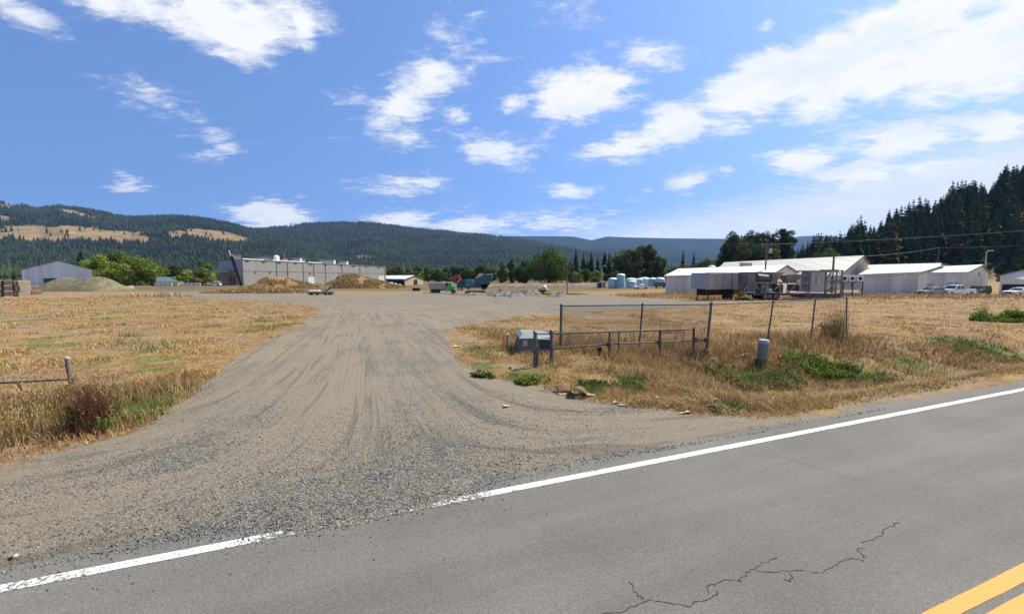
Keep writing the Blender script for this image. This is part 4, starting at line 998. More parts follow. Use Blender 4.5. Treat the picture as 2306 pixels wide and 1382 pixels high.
mound('earth_mound', 'taller weedy earth mound before the right half of the concrete warehouse', 730, 912, 616.5, 150, 7, 8, [0,.42,.8,1,.95,.75,.62,.55,.45,.22,.1,0], SOILR, 'mound', (11000, 1.1, True, W1))
mound('gravel_heap', 'long greenish grey gravel heap in front of the grey barn', 98, 285, 623, 128, 7, 5, [0,.45,.85,.98,.9,.85,.9,1,.98,.7,.2,0], SOILG, 'heap', None, .2)
mound('earth_bank', 'low dark undercut earth bank left of the reddish mound', 455, 700, 648.5, 112, 3, 12, [0,.5,.7,.8,.85,.9,.9,.85,.8,.9,0], soil('shadowed_soil', (.03,.022,.015), (.09,.055,.03), (.20,.12,.07)), 'bank', (2500, .6, False, STRAW), .6)  # soil colour darkened to include the bank's black shadow line
for k, (a_, b_, tp, yd, lb) in enumerate([(1088,1158,644,100,'grey rubble heap just right of the crusher'),(1140,1222,644,104,'grey rubble heap between the crusher heap and the tarped trailer'),(1120,1185,650,92,'low rubble heap nearest the green weeds'),
        (1226,1286,650.5,88,'low grey gravel heap between the tarped trailer and the utility pole'),(1100,1135,652,95,'small rubble heap at the foot of the crusher'),(1040,1105,651,100,'long low gravel ridge beneath the crusher')]):
    mound('rubble_heap', lb, a_, b_, tp, yd, 2.6, 20+k, [0,.5,.55,.85,.6,1,.75,.8,.45,0], RUB, 'heap', None, .8)
# far low embankment line behind the heaps
mound('long_berm', 'long low brown berm behind the rubble heaps and pale tanks', 1085, 1500, 637, 165, 5, 31, [.6,.9,1,1,1,1,1,.9,.9,.6], soil('berm_soil', (.11,.085,.06), (.19,.145,.10), (.27,.20,.135), .4), 'berm', None, .12)

# loose concrete blocks in the rubble
CONC = mat('broken_concrete', (.30,.29,.27), .9, var=.15, scale=1.5, bump=.3)
def rock(loc, s, label, name='concrete_chunk', m=None, cat='rubble', group=None, seed=0):
    r = random.Random(seed); o = MB(); o.box(-s*.5, s*.5, -s*.35, s*.35, 0, s*.5, s*.08)
    o.v = [(x+r.uniform(-.14,.14)*s, y+r.uniform(-.14,.14)*s, z+r.uniform(-.08,.12)*s) for x, y, z in o.v]
    ob = o.build(name, m or CONC, bevel=s*.05); ob.location = loc; ob.rotation_euler = (r.uniform(-.2,.2), r.uniform(-.2,.2), r.uniform(0,3))
    return props(ob, label, cat, group)
rr2 = random.Random(11)
for k in range(24):
    px = rr2.uniform(1100, 1265); yd = rr2.uniform(86, 101); x = (px-1153)/900*yd
    rock((x, yd, zt(x, yd)-.05), rr2.uniform(.25, .7), 'pale concrete chunk lying among the rubble heaps', group='concrete chunks among the rubble heaps', seed=k)
rock((*gp(292, 652)[:2], zt(*gp(292, 652)[:2])), 2.2, 'pale slab block at the right foot of the gravel heap', 'concrete_block', mat('pale_block', (.52,.47,.38), .9), 'block', seed=77)
rock((*gp(113, 655)[:2], zt(*gp(113, 655)[:2])), 1.3, 'pinkish boulder at the left foot of the gravel heap', 'boulder', mat('pink_rock', (.46,.32,.24), .9), 'boulder', seed=78)

# timber and crate stacks at the left edge
def bins(px, Yd, n, m, lab, kind):
    p = at(px, 655, Yd); z = zt(p[0], Yd)
    for k in range(n):
        t = thing('lumber_bundle' if kind else 'fruit_bin', f'{lab}, {["bottom","second","third","top"][k]} of its stack', 'bundle' if kind else 'bin', (p[0]+random.uniform(-.1,.1), Yd, z+k*1.12), random.uniform(-.05,.05)+.15, 'stacks at the left edge')
        b = MB(); b.box(-1.7, 1.7, -1.2, 1.2, .16, 1.06); b.build('load', m, t, bevel=.03)
        for sx in (-1.6, 0, 1.4): MB().box(sx, sx+.22, -1.15, 1.15, 0, .16).build('bearer', mat('bearer_pale', (.5,.46,.40), .9), t)
        if kind:
            for sx in (-1.1, 1.0): MB().box(sx, sx+.12, -1.23, 1.23, .14, 1.09).build('strap', mat('strap_white', (.62,.60,.55), .8), t)
TIM = mat('dark_timber', (.07,.045,.03), .9, var=.35, scale=3); TIMR = mat('red_timber', (.15,.08,.05), .9, var=.25, scale=3)
bins(2, 82, 3, TIM, 'dark timber bundle in the stack at the very left edge', True); bins(36, 84, 3, mat('pale_timber', (.22,.18,.13), .9, var=.3), 'pale banded timber bundle beside the left edge stack', True)
bins(64, 95, 2, TIMR, 'reddish timber bundle right of the pale banded stack', True)
# debris by the drive: low flat trailer bed with pale boards
p = gp(727, 664); t = thing('flatbed_debris', 'low dark concrete slab base with rubble lying on the gravel yard', 'slab', p, R(8))
m = MB(); m.box(-3.1, 2.9, -1.2, 1.2, .25, .85, .08); m.build('slab', mat('mossy_concrete', (.14,.16,.13), .9, var=.3, scale=1), t, bevel=.05)
m = MB(); m.box(-3.0, -.3, -1.1, 1.1, .86, 1.15, .25); m.build('ridge', mat('pale_mortar', (.46,.44,.36), .9, var=.2), t, bevel=.05)
for sx in (-2.2, -.9, .9, 1.9): MB().cyl((sx,-1.25,.28), (sx,-.9,.28), .3, .3, 10).build('foot', BLACK, t)
t = thing('bent_board', 'pale upright broken boards standing on the dark slab', 'boards', p+np.array([.15, .2, .85]), R(8))
m = MB(); m.bar((-.15,0,0), (-.75,0,1.85), .85, .12); m.bar((.35,0,.1), (.55,.1,1.5), .6, .12); m.build('board', mat('pale_board', (.60,.47,.28), .85, var=.2), t)
m = MB(); m.bar((.3,-.2,-.1), (1.9,-.1,1.0), .5, .3); m.build('brown_beam', mat('brown_beam', (.15,.09,.06), .9), t)
p = gp(938, 655); t = thing('black_crate', 'small black metal skip left of the green dump truck', 'skip', p); MB().box(-1.0,1.0,-.6,.6,.1,.85,-.12).build('bin', BLACK, t); MB().box(-1.15,1.15,-.75,.75,.85,.95).build('rim', TRIM, t)

# ------------------------------------------------------------------ vehicles
TYRE = mat('tyre', (.022,.022,.023), .9); RIM = mat('rim', (.16,.16,.165), .5, .4); CHR = mat('chrome', (.6,.6,.6), .25, .9)
def wheel(t, x, y, r, w, s=1):
    wl = MB().cyl((x, y, r), (x, y+s*w, r), r, r, 18).build('wheel', TYRE, t, smooth=True, bevel=.02)
    MB().cyl((x, y-s*.015, r), (x, y+s*.05, r), r*.58, r*.5, 14).build('rim', RIM, wl)
def car(label, loc, rz, col, style='sedan', name='parked_car', cat='car'):
    t = thing(name, label, cat, loc, rz, 'cars parked by the sheds')
    pm = mat('paint_'+name+style+str(round(col[0]*100)), col, .3, var=.03, spec=.6)
    L_, Wd = {'sedan': (4.6, 1.8), 'suv': (4.8, 1.9), 'pickup': (5.6, 2.0)}[style]; hw = Wd/2
    belt = {'sedan': .92, 'suv': 1.08, 'pickup': 1.12}[style]; roof = {'sedan': 1.44, 'suv': 1.78, 'pickup': 1.85}[style]; x0, x1 = -L_/2, L_/2
    hood = {'sedan': .86, 'suv': 1.02, 'pickup': 1.08}[style]
    prof = [(x0,.35),(x0+.05,.75),(x0+.25,hood),(x0+1.35,belt),(x1-(.9 if style == 'sedan' else .1),belt+.02),(x1-.05,belt-.06),(x1,.4),(x1-.25,.28)]
    def arch(cx, r=.40): return [(cx+r*math.cos(a_), .28+r*math.sin(a_)*.95) for a_ in np.linspace(0, math.pi, 7)]
    prof += arch(x1-.85) + arch(x0+.85) + [(x0+.2,.28)]
    MB().extr(prof, -hw, hw).build('body', pm, t, bevel=.04)
    c0, c1 = {'sedan': (x0+1.2, x1-.55), 'suv': (x0+1.25, x1-.05), 'pickup': (x0+1.4, x0+3.5)}[style]; r0, r1 = c0+.75, c1-(.75 if style == 'sedan' else .25)
    MB().hexa([(c0,-hw+.06,belt),(c1,-hw+.06,belt),(c1,hw-.06,belt),(c0,hw-.06,belt),(r0,-hw+.24,roof-.06),(r1,-hw+.24,roof-.06),(r1,hw-.24,roof-.06),(r0,hw-.24,roof-.06)]).build('windows', GLASS, t)
    MB().hexa([(r0-.06,-hw+.22,roof-.06),(r1+.05,-hw+.22,roof-.06),(r1+.05,hw-.22,roof-.06),(r0-.06,hw-.22,roof-.06),(r0+.1,-hw+.3,roof),(r1-.1,-hw+.3,roof),(r1-.1,hw-.3,roof),(r0+.1,hw-.3,roof)]).build('roof', pm, t, bevel=.02)
    m = MB()
    for sy in (-1, 1):
        m.bar((c0, sy*(hw-.05), belt), (r0, sy*(hw-.23), roof-.05), .09); m.bar((c1, sy*(hw-.05), belt), (r1, sy*(hw-.23), roof-.05), .12); mid = (c0+c1)/2+.15; m.bar((mid, sy*(hw-.05), belt), (mid, sy*(hw-.235), roof-.05), .10)
    m.build('pillars', pm, t)
    if style == 'pickup': MB().box(c1+.1, x1-.1, -hw+.12, hw-.12, belt+.025, belt+.035).build('bed_liner', BLACK, t)
    for cx in (x0+.85, x1-.85):
        for sy in (-1, 1): wheel(t, cx, sy*hw*.99, .33, .2, -sy)
    for sy in (-1, 1):
        MB().box(x0-.01, x0+.10, min(sy*.45, sy*.82), max(sy*.45, sy*.82), .62, .76).build('headlight', mat('lamp_glass', (.7,.7,.7), .2), t)
        MB().box(x1-.08, x1+.01, min(sy*.5, sy*.85), max(sy*.5, sy*.85), .68, .82).build('tail_light', mat('lamp_red', (.4,.02,.02), .3), t)
    MB().box(x0-.03, x0+.05, -.42, .42, .5, .72).build('grille', BLACK, t); MB().box(x0-.06, x0+.06, -hw+.05, hw-.05, .33, .48).build('bumper', mat('bumper_grey', (.25,.25,.26), .5), t)
    return t
def park(px, py, Yd): p = at(px, py, Yd); return (p[0], Yd, zt(p[0], Yd))
# cars face the road on the left, fronts turned towards us
car('silver grey sedan, leftmost of the cars parked by the cream shed', park(2098, 660, 73), R(8), (.26,.29,.34), 'sedan')
car('white pickup truck parked between the grey sedan and the dark vehicle', park(2152, 660, 73.5), R(4), (.78,.80,.82), 'pickup')
car('black sport utility vehicle right of the white pickup', park(2203, 660, 75), R(22), (.025,.025,.03), 'suv')
car('white sedan half out of the picture at the right edge', park(2300, 660, 67), R(2), (.78,.80,.84), 'sedan')
car('white car parked in front of the pale blue tanks', park(1443, 650, 128), R(12), (.78,.80,.82), 'sedan')
car('small white van beneath the flat canopy of the concrete warehouse', park(484, 645, 176), R(10), (.62,.66,.72), 'suv', 'delivery_van', 'van')
car('white vehicle parked far off beyond the shrubs', park(404, 645, 178), R(5), (.75,.76,.78), 'sedan')
for k, px in enumerate((368, 432)):
    p = park(px, 645, 172); t = thing('pale_fence', ['pale slatted fence in front of the small green roofed house', 'pale slatted fence left of the white van'][k], 'fence', p, 0)
    MB().box(-3.6, 3.6, -.04, .04, .2, 1.4).build('panel', mat('pale_fence_paint', (.50,.52,.55), .8), t)
    for x in np.linspace(-3.6, 3.6, 5): MB().box(x-.08, x+.08, -.09, .09, 0, 1.55).build('post', TRIMW, t)

# green dump truck, facing right
p = park(999, 657, 112); t = thing('dump_truck', 'bright green dump truck with a pale grey tipper body', 'truck', p, R(-6))
GRNP = mat('truck_green', (.10,.40,.07), .35, var=.05, spec=.6); DBOX = mat('tipper_grey', (.42,.40,.37), .6, .2, var=.12, dirt=(.25,.2,.15), dirtamt=.3)
MB().hexa([(-3.7,-1.2,1.1),(.35,-1.2,1.1),(.35,1.2,1.1),(-3.7,1.2,1.1),(-3.95,-1.3,2.75),(.45,-1.3,2.75),(.45,1.3,2.75),(-3.95,1.3,2.75)]).build('tipper_body', DBOX, t, bevel=.04)
m = MB(); m.bar((-3.98,-1.33,2.75), (.5,-1.33,2.75), .12)
for x in (-3, -2, -1, 0): m.box(x-.06, x+.06, -1.37, -1.22, 1.15, 2.7)
m.build('body_rib', mat('rib_grey', (.34,.33,.31), .6), t)
MB().box(-3.6, 3.5, -.45, .45, .75, 1.08).build('chassis', DKM, t)
MB().hexa([(.6,-1.15,.9),(2.0,-1.15,.9),(2.0,1.15,.9),(.6,1.15,.9),(.65,-1.05,3.0),(1.75,-1.05,3.0),(1.75,1.05,3.0),(.65,1.05,3.0)]).build('cab', GRNP, t, bevel=.06)
MB().hexa([(1.9,-.95,.95),(3.55,-.8,.95),(3.55,.8,.95),(1.9,.95,.95),(1.85,-.9,2.05),(3.5,-.72,1.85),(3.5,.72,1.85),(1.85,.9,2.05)]).build('bonnet', GRNP, t, bevel=.08)
m = MB()
for sy in (-1, 1): m.extr([(2.2,.9),(2.3,1.25),(2.75,1.4),(3.2,1.3),(3.5,.95)], min(sy*.8, sy*1.2), max(sy*.8, sy*1.2))
m.build('mudguard', GRNP, t)
MB().hexa([(1.98,-.9,2.1),(2.02,-.9,2.1),(2.02,.9,2.1),(1.98,.9,2.1),(1.78,-.85,2.8),(1.82,-.85,2.8),(1.82,.85,2.8),(1.78,.85,2.8)]).build('windscreen', GLASS, t)
for sy in (-1, 1): MB().box(.85, 1.6, min(sy*1.08, sy*1.16), max(sy*1.08, sy*1.16), 2.05, 2.75).build('side_window', GLASS, t)
MB().box(3.5, 3.6, -.5, .5, 1.0, 1.8).build('grille', CHR, t); MB().box(3.5, 3.75, -1.15, 1.15, .5, .8).build('bumper', CHR, t)
for sy in (-1, 1): MB().box(3.45, 3.56, sy*.9-.15, sy*.9+.15, 1.05, 1.3).build('headlight', mat('lamp_glass', (.7,.7,.7), .2), t)
MB().cyl((.45,-1.0,1.2), (.45,-1.0,3.3), .09, .09, 8).build('exhaust', CHR, t); MB().cyl((.8,-1.25,.75), (1.9,-1.25,.75), .3, .3, 12).build('fuel_tank', CHR, t)
for x in (-3.0, -1.75, 2.85):
    for sy in (-1, 1): wheel(t, x, sy*1.22, .52, .35 if x > 0 else .6, -sy)

# mobile crusher
TEAL = mat('teal_paint', (.018,.09,.11), .45, var=.15, dirt=(.12,.11,.09), dirtamt=.25); TEAL2 = mat('teal_light', (.04,.17,.19), .45, var=.15)
p = park(1058, 655, 108); p = (p[0], p[1], p[2]); t = thing('mobile_crusher', 'teal tracked rock crusher with long side conveyor and raised hopper', 'crusher', p, 0)
k_ = 108/900
def cx(px): return (px-1058)*k_
def cz(py): return (at(1058, py, 108)[2]-p[2])
for sy in (-1.3, 1.1):
    m = MB(); x0, x1 = cx(1048), cx(1093); m.extr([(x0+.3,.0),(x1-.3,0),(x1,.35),(x1-.1,.8),(x1-.5,.95),(x0+.5,.95),(x0+.1,.8),(x0,.35)], sy-.35, sy+.35); m.build('track', TYRE, t, bevel=.05)
m = MB(); m.box(cx(1030), cx(1098), -1.0, 1.0, cz(648), cz(640)); m.build('chassis', TEAL, t)
m = MB(); m.box(cx(1049), cx(1066), -1.4, 1.4, cz(645), cz(629.5), .1); m.build('engine_house', TEAL2, t, bevel=.06)
m = MB(); m.box(cx(1035), cx(1051), -1.1, 1.1, cz(644), cz(631)); m.build('power_unit', mat('navy_unit', (.02,.035,.06), .5), t, bevel=.05)
m = MB(); m.box(cx(1068), cx(1085), -1.3, 1.3, cz(648), cz(630), .1); m.build('jaw_box', TEAL, t, bevel=.05)
m = MB()
for i in range(4): m.cyl((cx(1071)+i*.55, -1.42, cz(641)), (cx(1071)+i*.55, -1.2, cz(641)), .22, .22, 12)
m.build('flywheel', DKM, t)
m = MB(); m.extr([(cx(1068),cz(628.5)),(cx(1098),cz(618)),(cx(1109),cz(616)),(cx(1110),cz(626)),(cx(1103),cz(638)),(cx(1085),cz(640)),(cx(1072),cz(634))], -1.6, 1.6); m.build('hopper', TEAL, t, bevel=.05)
MB().bar((cx(1096),-1.7,cz(617.5)), (cx(1110),-1.7,cz(617)), .35, .3).build('hopper_lip', mat('pale_teal', (.30,.42,.40), .5), t)
m = MB(); m.hexa([(cx(1070),-1.2,cz(628)),(cx(1077),-1.2,cz(627)),(cx(1077),1.2,cz(627)),(cx(1070),1.2,cz(628)),(cx(1079),-1.2,cz(616)),(cx(1092),-1.2,cz(616.5)),(cx(1092),1.2,cz(616.5)),(cx(1079),1.2,cz(616))]); m.build('hopper_wing', mat('beige_plate', (.55,.46,.33), .7, var=.12), t)
m = MB(); m.extr([(cx(1085),cz(652)),(cx(1093),cz(652)),(cx(1104),cz(638)),(cx(1085),cz(640))], -1.0, 1.0); m.build('feeder_frame', DKM, t)
m = MB(); m.bar((cx(1058),-.2,cz(651)), (cx(1005),-1.2,cz(625)), 1.1, .35); m.build('main_conveyor', mat('conveyor_dark', (.045,.05,.06), .6), t)
m = MB()
for s_ in (.75, -.75): m.bar((cx(1056),-.3+s_,cz(649)), (cx(1006),-1.2+s_,cz(624.5)), .12, .5)
m.bar((cx(1030),-.8,cz(636)), (cx(1034),-.6,cz(654)), .2); m.build('conveyor_frame', mat('conveyor_teal', (.03,.09,.12), .6), t)
RED = mat('red_steel', (.50,.04,.035), .5, var=.1)
t2 = thing('red_conveyor', 'red stacking conveyor boom standing behind the teal crusher', 'conveyor', (p[0]+cx(1022), p[1]+5, p[2]))
def rx(px): return (px-1022)*k_*1.045
m = MB(); m.extr([(rx(1011),cz(627)),(rx(1020),cz(621)),(rx(1029),cz(619)),(rx(1032),cz(629.5)),(rx(1026),cz(629))], -.7, .7); m.build('boom', RED, t2)
m = MB(); m.bar((rx(1029),0,cz(621)), (rx(1034),0,cz(633)), .3); m.bar((rx(1034),0,cz(633)), (rx(1036),0,cz(655)), .35); m.bar((rx(1018),0,cz(628)), (rx(1034),0,cz(655)), .3); m.build('support_leg', RED, t2)
# tarped trailer
p = gp(1223, 660); t = thing('tarped_trailer', 'small trailer under a grey tarpaulin standing in green weeds', 'trailer', p, R(-15))
m = MB(); sec = []
for x, hh, ww in ((-1.25,1.35,.7),(-1.15,1.85,.95),(-.4,2.05,1.0),(.3,2.45,1.0),(.95,2.1,.95),(1.2,1.2,.7)): sec.append([(x,-ww,.85),(x,-ww*1.02,hh*.8),(x,-ww*.5,hh),(x,ww*.5,hh),(x,ww*1.02,hh*.8),(x,ww,.85)])
for i in range(len(sec)-1):
    for j in range(5): m.poly([sec[i][j], sec[i+1][j], sec[i+1][j+1], sec[i][j+1]])
m.poly(sec[0]); m.poly(sec[-1]); m.build('tarpaulin', mat('grey_tarp', (.42,.42,.40), .6, var=.15, scale=1.2, bump=.4, bscale=4), t, smooth=True)
MB().box(-1.1,1.1,-.8,.8,.45,.86).build('bed', BLACK, t); MB().bar((1.1,0,.5),(2.1,0,.45),.1).build('drawbar', DKM, t)
for sy in (-1, 1): wheel(t, -.1, sy*.95, .32, .2, -sy)

# pale tanks
TNK = mat('tank_pale_blue', (.42,.60,.62), .5, var=.06, streak=True, scale=1); TNKC = mat('tank_blue', (.30,.50,.58), .45, var=.06, streak=True, scale=1)
def tank(label, px0, px1, top, Yd, m, dome=.18, base=648):
    Yd = Yd*1.27; p = at((px0+px1)/2, base, Yd); r = (px1-px0)/2*Yd/900; zb = zt(p[0], Yd); H = at((px0+px1)/2, top, Yd)[2]-zb
    t = thing('storage_tank', label, 'tank', (p[0], Yd, zb), 0, 'pale storage tanks'); hs = H-r*dome*2
    pr = [(r,0)]
    for i in range(6): pr += [(r, hs*(i+.06)/6), (r*1.012, hs*(i+.5)/6), (r, hs*(i+.94)/6)]
    MB().lathe(pr, n=26).build('shell', m, t, smooth=True)
    MB().lathe([(r*1.02,hs),(r*.93,hs+r*dome*.9),(r*.7,hs+r*dome*1.5),(r*.4,hs+r*dome*1.8),(r*.18,hs+r*dome*1.9)], n=26).build('dome', mat('tank_top', (.66,.74,.72), .5), t, smooth=True)
    MB().lathe([(r*.17,hs+r*dome*1.85),(r*.17,hs+r*dome*2.1)], n=12).build('hatch', TNKC, t)
for a_ in ((1370,1391,625,112,TNK,'pale tank at the left end of the tank group, beside the tall one'),(1388.5,1407,616,110,TNKC,'tallest and narrowest tank, standing at the left of the group'),(1410,1433,625.5,118,TNKC,'wide blue domed tank right of the tallest tank'),
           (1414,1432,631,108,TNK,'smaller pale tank in front of the wide blue domed one'),(1431,1447,626.5,120,TNKC,'blue tank behind the parked white car, left of the middle'),(1440,1462,624,124,TNK,'pale tank at the middle of the rear row'),
           (1460,1478,625,118,TNKC,'second tank from the right end of the group'),(1476,1496,624.5,116,TNK,'rightmost tank, next to the white roofed warehouse')): tank(a_[5], *a_[:5])
p = park(1484, 652, 132); t = thing('flat_trailer', 'dark blue flat trailer under the rightmost pale tanks', 'trailer', p)
MB().box(-2.1,2.1,-1,1,.55,.9).build('bed', mat('navy', (.05,.07,.12), .6), t); MB().box(-2.1,2.1,-1.04,-1.0,.9,1.9).build('side_board', mat('navy2', (.10,.13,.19), .6), t); MB().box(-2.1,2.1,-1.05,-.98,1.9,2.05).build('top_rail', mat('rust_pale', (.5,.38,.33), .8), t)
for x in (-1.2, 1.2): wheel(t, x, -1.0, .35, .2, 1)
p = park(1352, 650, 146); t = thing('pump_shed', 'small grey open-fronted shelter left of the pale tanks', 'shed', p)
m = MB(); m.box(-1.1,1.6,-1,-.9,0,2.2).box(-1.1,-1,-.9,1,0,2.2).box(1.5,1.6,-.9,1,0,2.2); m.build('wall', mat('shed_grey', (.33,.30,.29), .9), t)
MB().hexa([(-3.2,-1.2,1.2),(1.8,-1.2,2.2),(1.8,1.2,2.2),(-3.2,1.2,1.2),(-3.2,-1.2,1.35),(1.8,-1.2,2.4),(1.8,1.2,2.4),(-3.2,1.2,1.35)]).build('roof', mat('shed_roof', (.28,.29,.32), .8), t); MB().box(-.8,.2,-1.04,-1.0,0,1.7).build('door', BLACK, t)

# ------------------------------------------------------------------ box trailer and scrap plant on the right
GBOX = ribbed('trailer_grey', (.34,.335,.33), .5, .45, .10, (.20,.17,.14), .3); GBOX2 = ribbed('trailer_end', (.42,.43,.45), .5, .45, .12, (.22,.22,.24), .3)
FLp = at(1588, 655, 55.5); FRp = at(1673, 655, 58.5); zg = zt(FLp[0], 56)
t = thing('box_trailer', 'weathered grey box trailer with a pale front end on the gravel', 'trailer', (FLp[0], FLp[1], zg))
f = Vector((FRp[0]-FLp[0], FRp[1]-FLp[1], 0)); Lt = f.length; f.normalize(); nbk = Vector((-f.y, f.x, 0)); zt0 = at(1588, 651, 55.5)[2]-zg; zt1 = at(1588, 614.5, 55.5)[2]-zg
# left end recedes: width of the box
w_ = 2.5
def bp(s, b_, z): return f*s+nbk*b_+Vector((0,0,z))
MB().hexa([bp(0,0,zt0),bp(Lt,0,zt0),bp(Lt,w_,zt0),bp(0,w_,zt0),bp(0,0,zt1),bp(Lt,0,zt1),bp(Lt,w_,zt1),bp(0,w_,zt1)]).build('box_body', GBOX, t, bevel=.03)
MB().hexa([bp(-.05,.05,zt0+.05),bp(-.002,.05,zt0+.05),bp(-.002,w_-.05,zt0+.05),bp(-.05,w_-.05,zt0+.05),bp(-.05,.05,zt1-.15),bp(-.002,.05,zt1-.15),bp(-.002,w_-.05,zt1-.15),bp(-.05,w_-.05,zt1-.15)]).build('front_wall', GBOX2, t)
MB().bar(bp(.6,-.04,zt1-.12), bp(3.2,-.04,zt1-.2), .06, .22).build('sign_strip', mat('lilac_strip', (.42,.39,.48), .7), t)
m = MB(); m.bar(bp(.0,-.02,zt1), bp(Lt,-.02,zt1), .1); m.bar(bp(.0,-.02,zt0), bp(Lt,-.02,zt0), .12); m.build('rail', mat('trailer_rail', (.30,.30,.31), .5), t)
m = MB()
for s_ in (.4, 1.9, 3.4, 5.2): m.bar(bp(s_,-.02,zt0), bp(s_,-.02,zt1), .05, .05)
m.build('seam', mat('seam', (.19,.19,.195), .6), t)
MB().hexa([bp(.6,.5,.75),bp(Lt,.5,.75),bp(Lt,2,.75),bp(.6,2,.75),bp(.6,.5,zt0-.01),bp(Lt,.5,zt0-.01),bp(Lt,2,zt0-.01),bp(.6,2,zt0-.01)]).build('chassis', BLACK, t)
for b_ in (.3, 2.1):
    m = MB(); m.bar(bp(.9,b_,0), bp(.9,b_,.8), .14); m.box(0,0.001,0,.001,0,.001); m.bar(bp(.6,b_,.05), bp(1.2,b_,.05), .25, .08); m.build('landing_leg', DKM, t)
for s_ in (4.2, 5.2):
    q = bp(s_, .05, 0); w0 = MB().cyl(q+Vector((0,0,.48)), q+nbk*.3+Vector((0,0,.48)), .48, .48, 16).build('wheel', TYRE, t, smooth=True)
# scrap plant
Yp = 56.0; p = park(1775, 668, Yp); zg = p[2]; t = thing('aggregate_plant', 'rusty grey trailer-mounted plant of hoppers and braced steel frame', 'machinery', p, 0)
kp = Yp/900
def qx(px): return (px-1775)*kp
def qz(py): return at(1775, py, Yp)[2]-zg
FR_ = mat('frame_grey', (.25,.25,.25), .7, .1, var=.2, dirt=(.17,.11,.08), dirtamt=.35); PNL = mat('panel_grey', (.22,.215,.20), .8, var=.2, scale=1.2, dirt=(.14,.10,.075), dirtamt=.5, streak=True); PNL2 = mat('hopper_grey', (.29,.28,.27), .7, var=.2, dirt=(.20,.13,.10), dirtamt=.35)
def part(nm, m_, fn, **k): m = MB(); fn(m); return m.build(nm, m_, t, **k)
part('chassis', DKM, lambda m: (m.box(qx(1688),qx(1878),-1.1,1.1,qz(664),qz(660)), m.box(qx(1795),qx(1877),-1.3,1.3,qz(669),qz(664))))
part('upper_beam', FR_, lambda m: (m.box(qx(1684),qx(1808),-1.32,-1.2,qz(637.5),qz(635)), m.box(qx(1684),qx(1808),1.1,1.25,qz(637.5),qz(635))))
part('back_panel', PNL, lambda m: (m.box(qx(1673),qx(1762),1.26,1.4,qz(650),qz(613.5)),))
part('top_rail', FR_, lambda m: m.box(qx(1673),qx(1760),1.1,1.26,qz(614.5),qz(612.5)))
part('side_panel', PNL, lambda m: (m.box(qx(1674),qx(1690),-.9,1.2,qz(656),qz(618)),))
part('dark_drum', DKM, lambda m: m.cyl((qx(1698),-.3,qz(626)), (qx(1728),-.3,qz(629)), .62, .62, 16), smooth=True)
def hop(x0, x1, nx0, nx1, y0, y1, nm='hopper'):
    part(nm, PNL2, lambda m: (m.hexa([(qx(nx0),-.4,qz(y1)),(qx(nx1),-.4,qz(y1)),(qx(nx1),.4,qz(y1)),(qx(nx0),.4,qz(y1)),(qx(x0),-1.15,qz(y0)),(qx(x1),-1.15,qz(y0)),(qx(x1),1.05,qz(y0)),(qx(x0),1.05,qz(y0))]),))
hop(1726, 1749, 1732, 1742, 615, 635); hop(1756, 1798, 1768, 1782, 619, 637)
part('hopper_rim', FR_, lambda m: (m.bar((qx(1724),-1.2,qz(615)),(qx(1750),-1.2,qz(615)),.12), m.bar((qx(1754),-1.2,qz(619)),(qx(1800),-1.2,qz(617)),.12)))
for a_,b_,c_,d_ in ((1728,652,1745,638),(1757,661,1778,638),(1778,638,1800,656),(1742,637,1742,664),(1757,637,1757,664),(1800,632,1800,664),(1686,637,1686,664),(1805,628,1805,664),(1712,637,1712,660),(1775,630,1797,617),(1696,652,1684,637),(1662,652,1670,643)): part('brace', FR_, lambda m: m.bar((qx(a_),-1.3,qz(b_)),(qx(c_),-1.3,qz(d_)),.11))
part('control_box', mat('navy_box', (.03,.035,.055), .6), lambda m: (m.box(qx(1687),qx(1700),-.8,.5,qz(656),qz(639)),))
part('engine', PNL, lambda m: (m.box(qx(1704),qx(1722),-.9,.6,qz(656),qz(640),.06), m.box(qx(1711),qx(1719),-1.1,-.9,qz(657),qz(646))), bevel=.04)
part('gearbox', DKM, lambda m: m.box(qx(1744),qx(1755),-.7,.6,qz(658),qz(641))); part('motor_box', DKM, lambda m: m.box(qx(1780),qx(1797),-.2,.7,qz(655),qz(640)))
part('deck', FR_, lambda m: (m.box(qx(1700),qx(1746),-1.3,-.2,qz(659),qz(656.5)),))
part('cabin', mat('cabin_pale', (.36,.36,.38), .6, var=.08, dirt=(.24,.2,.17), dirtamt=.2), lambda m: (m.box(qx(1808),qx(1838),-1.35,.6,qz(655),qz(612)),), bevel=.04)
part('cabin_door', mat('door_panel', (.28,.28,.31), .6), lambda m: (m.box(qx(1818),qx(1829),-1.39,-1.352,qz(641),qz(620)),))
part('door_sign', mat('white_plate', (.6,.6,.62), .6), lambda m: (m.box(qx(1823.5),qx(1826),-1.42,-1.392,qz(640),qz(624)),))
part('cabin_roof', FR_, lambda m: (m.box(qx(1796),qx(1840),-1.45,.7,qz(612),qz(609)),))
part('rear_frame', PNL, lambda m: [m.bar((qx(a_),-1.0,qz(b_)),(qx(c_),-1.0,qz(d_)),.16) for a_,b_,c_,d_ in ((1845,660,1845,612),(1880,664,1880,608),(1868,660,1868,612),(1845,612,1882,610),(1845,632,1880,630),(1845,660,1866,632),(1856,612,1845,628))])
part('rear_panel', DKM, lambda m: (m.box(qx(1840),qx(1851),-.6,.8,qz(640),qz(613)), m.box(qx(1853),qx(1881),-.3,.9,qz(613),qz(607))))
part('white_fitting', TRIMW, lambda m: (m.box(qx(1853),qx(1857),-1.2,-1.0,qz(617),qz(612)), m.box(qx(1853),qx(1872),-1.2,-1.05,qz(619.5),qz(618)), m.box(qx(1872),qx(1876),-1.2,-1.0,qz(617),qz(613)), m.bar((qx(1846),-1.2,qz(650)),(qx(1853),-1.2,qz(640)),.15)))
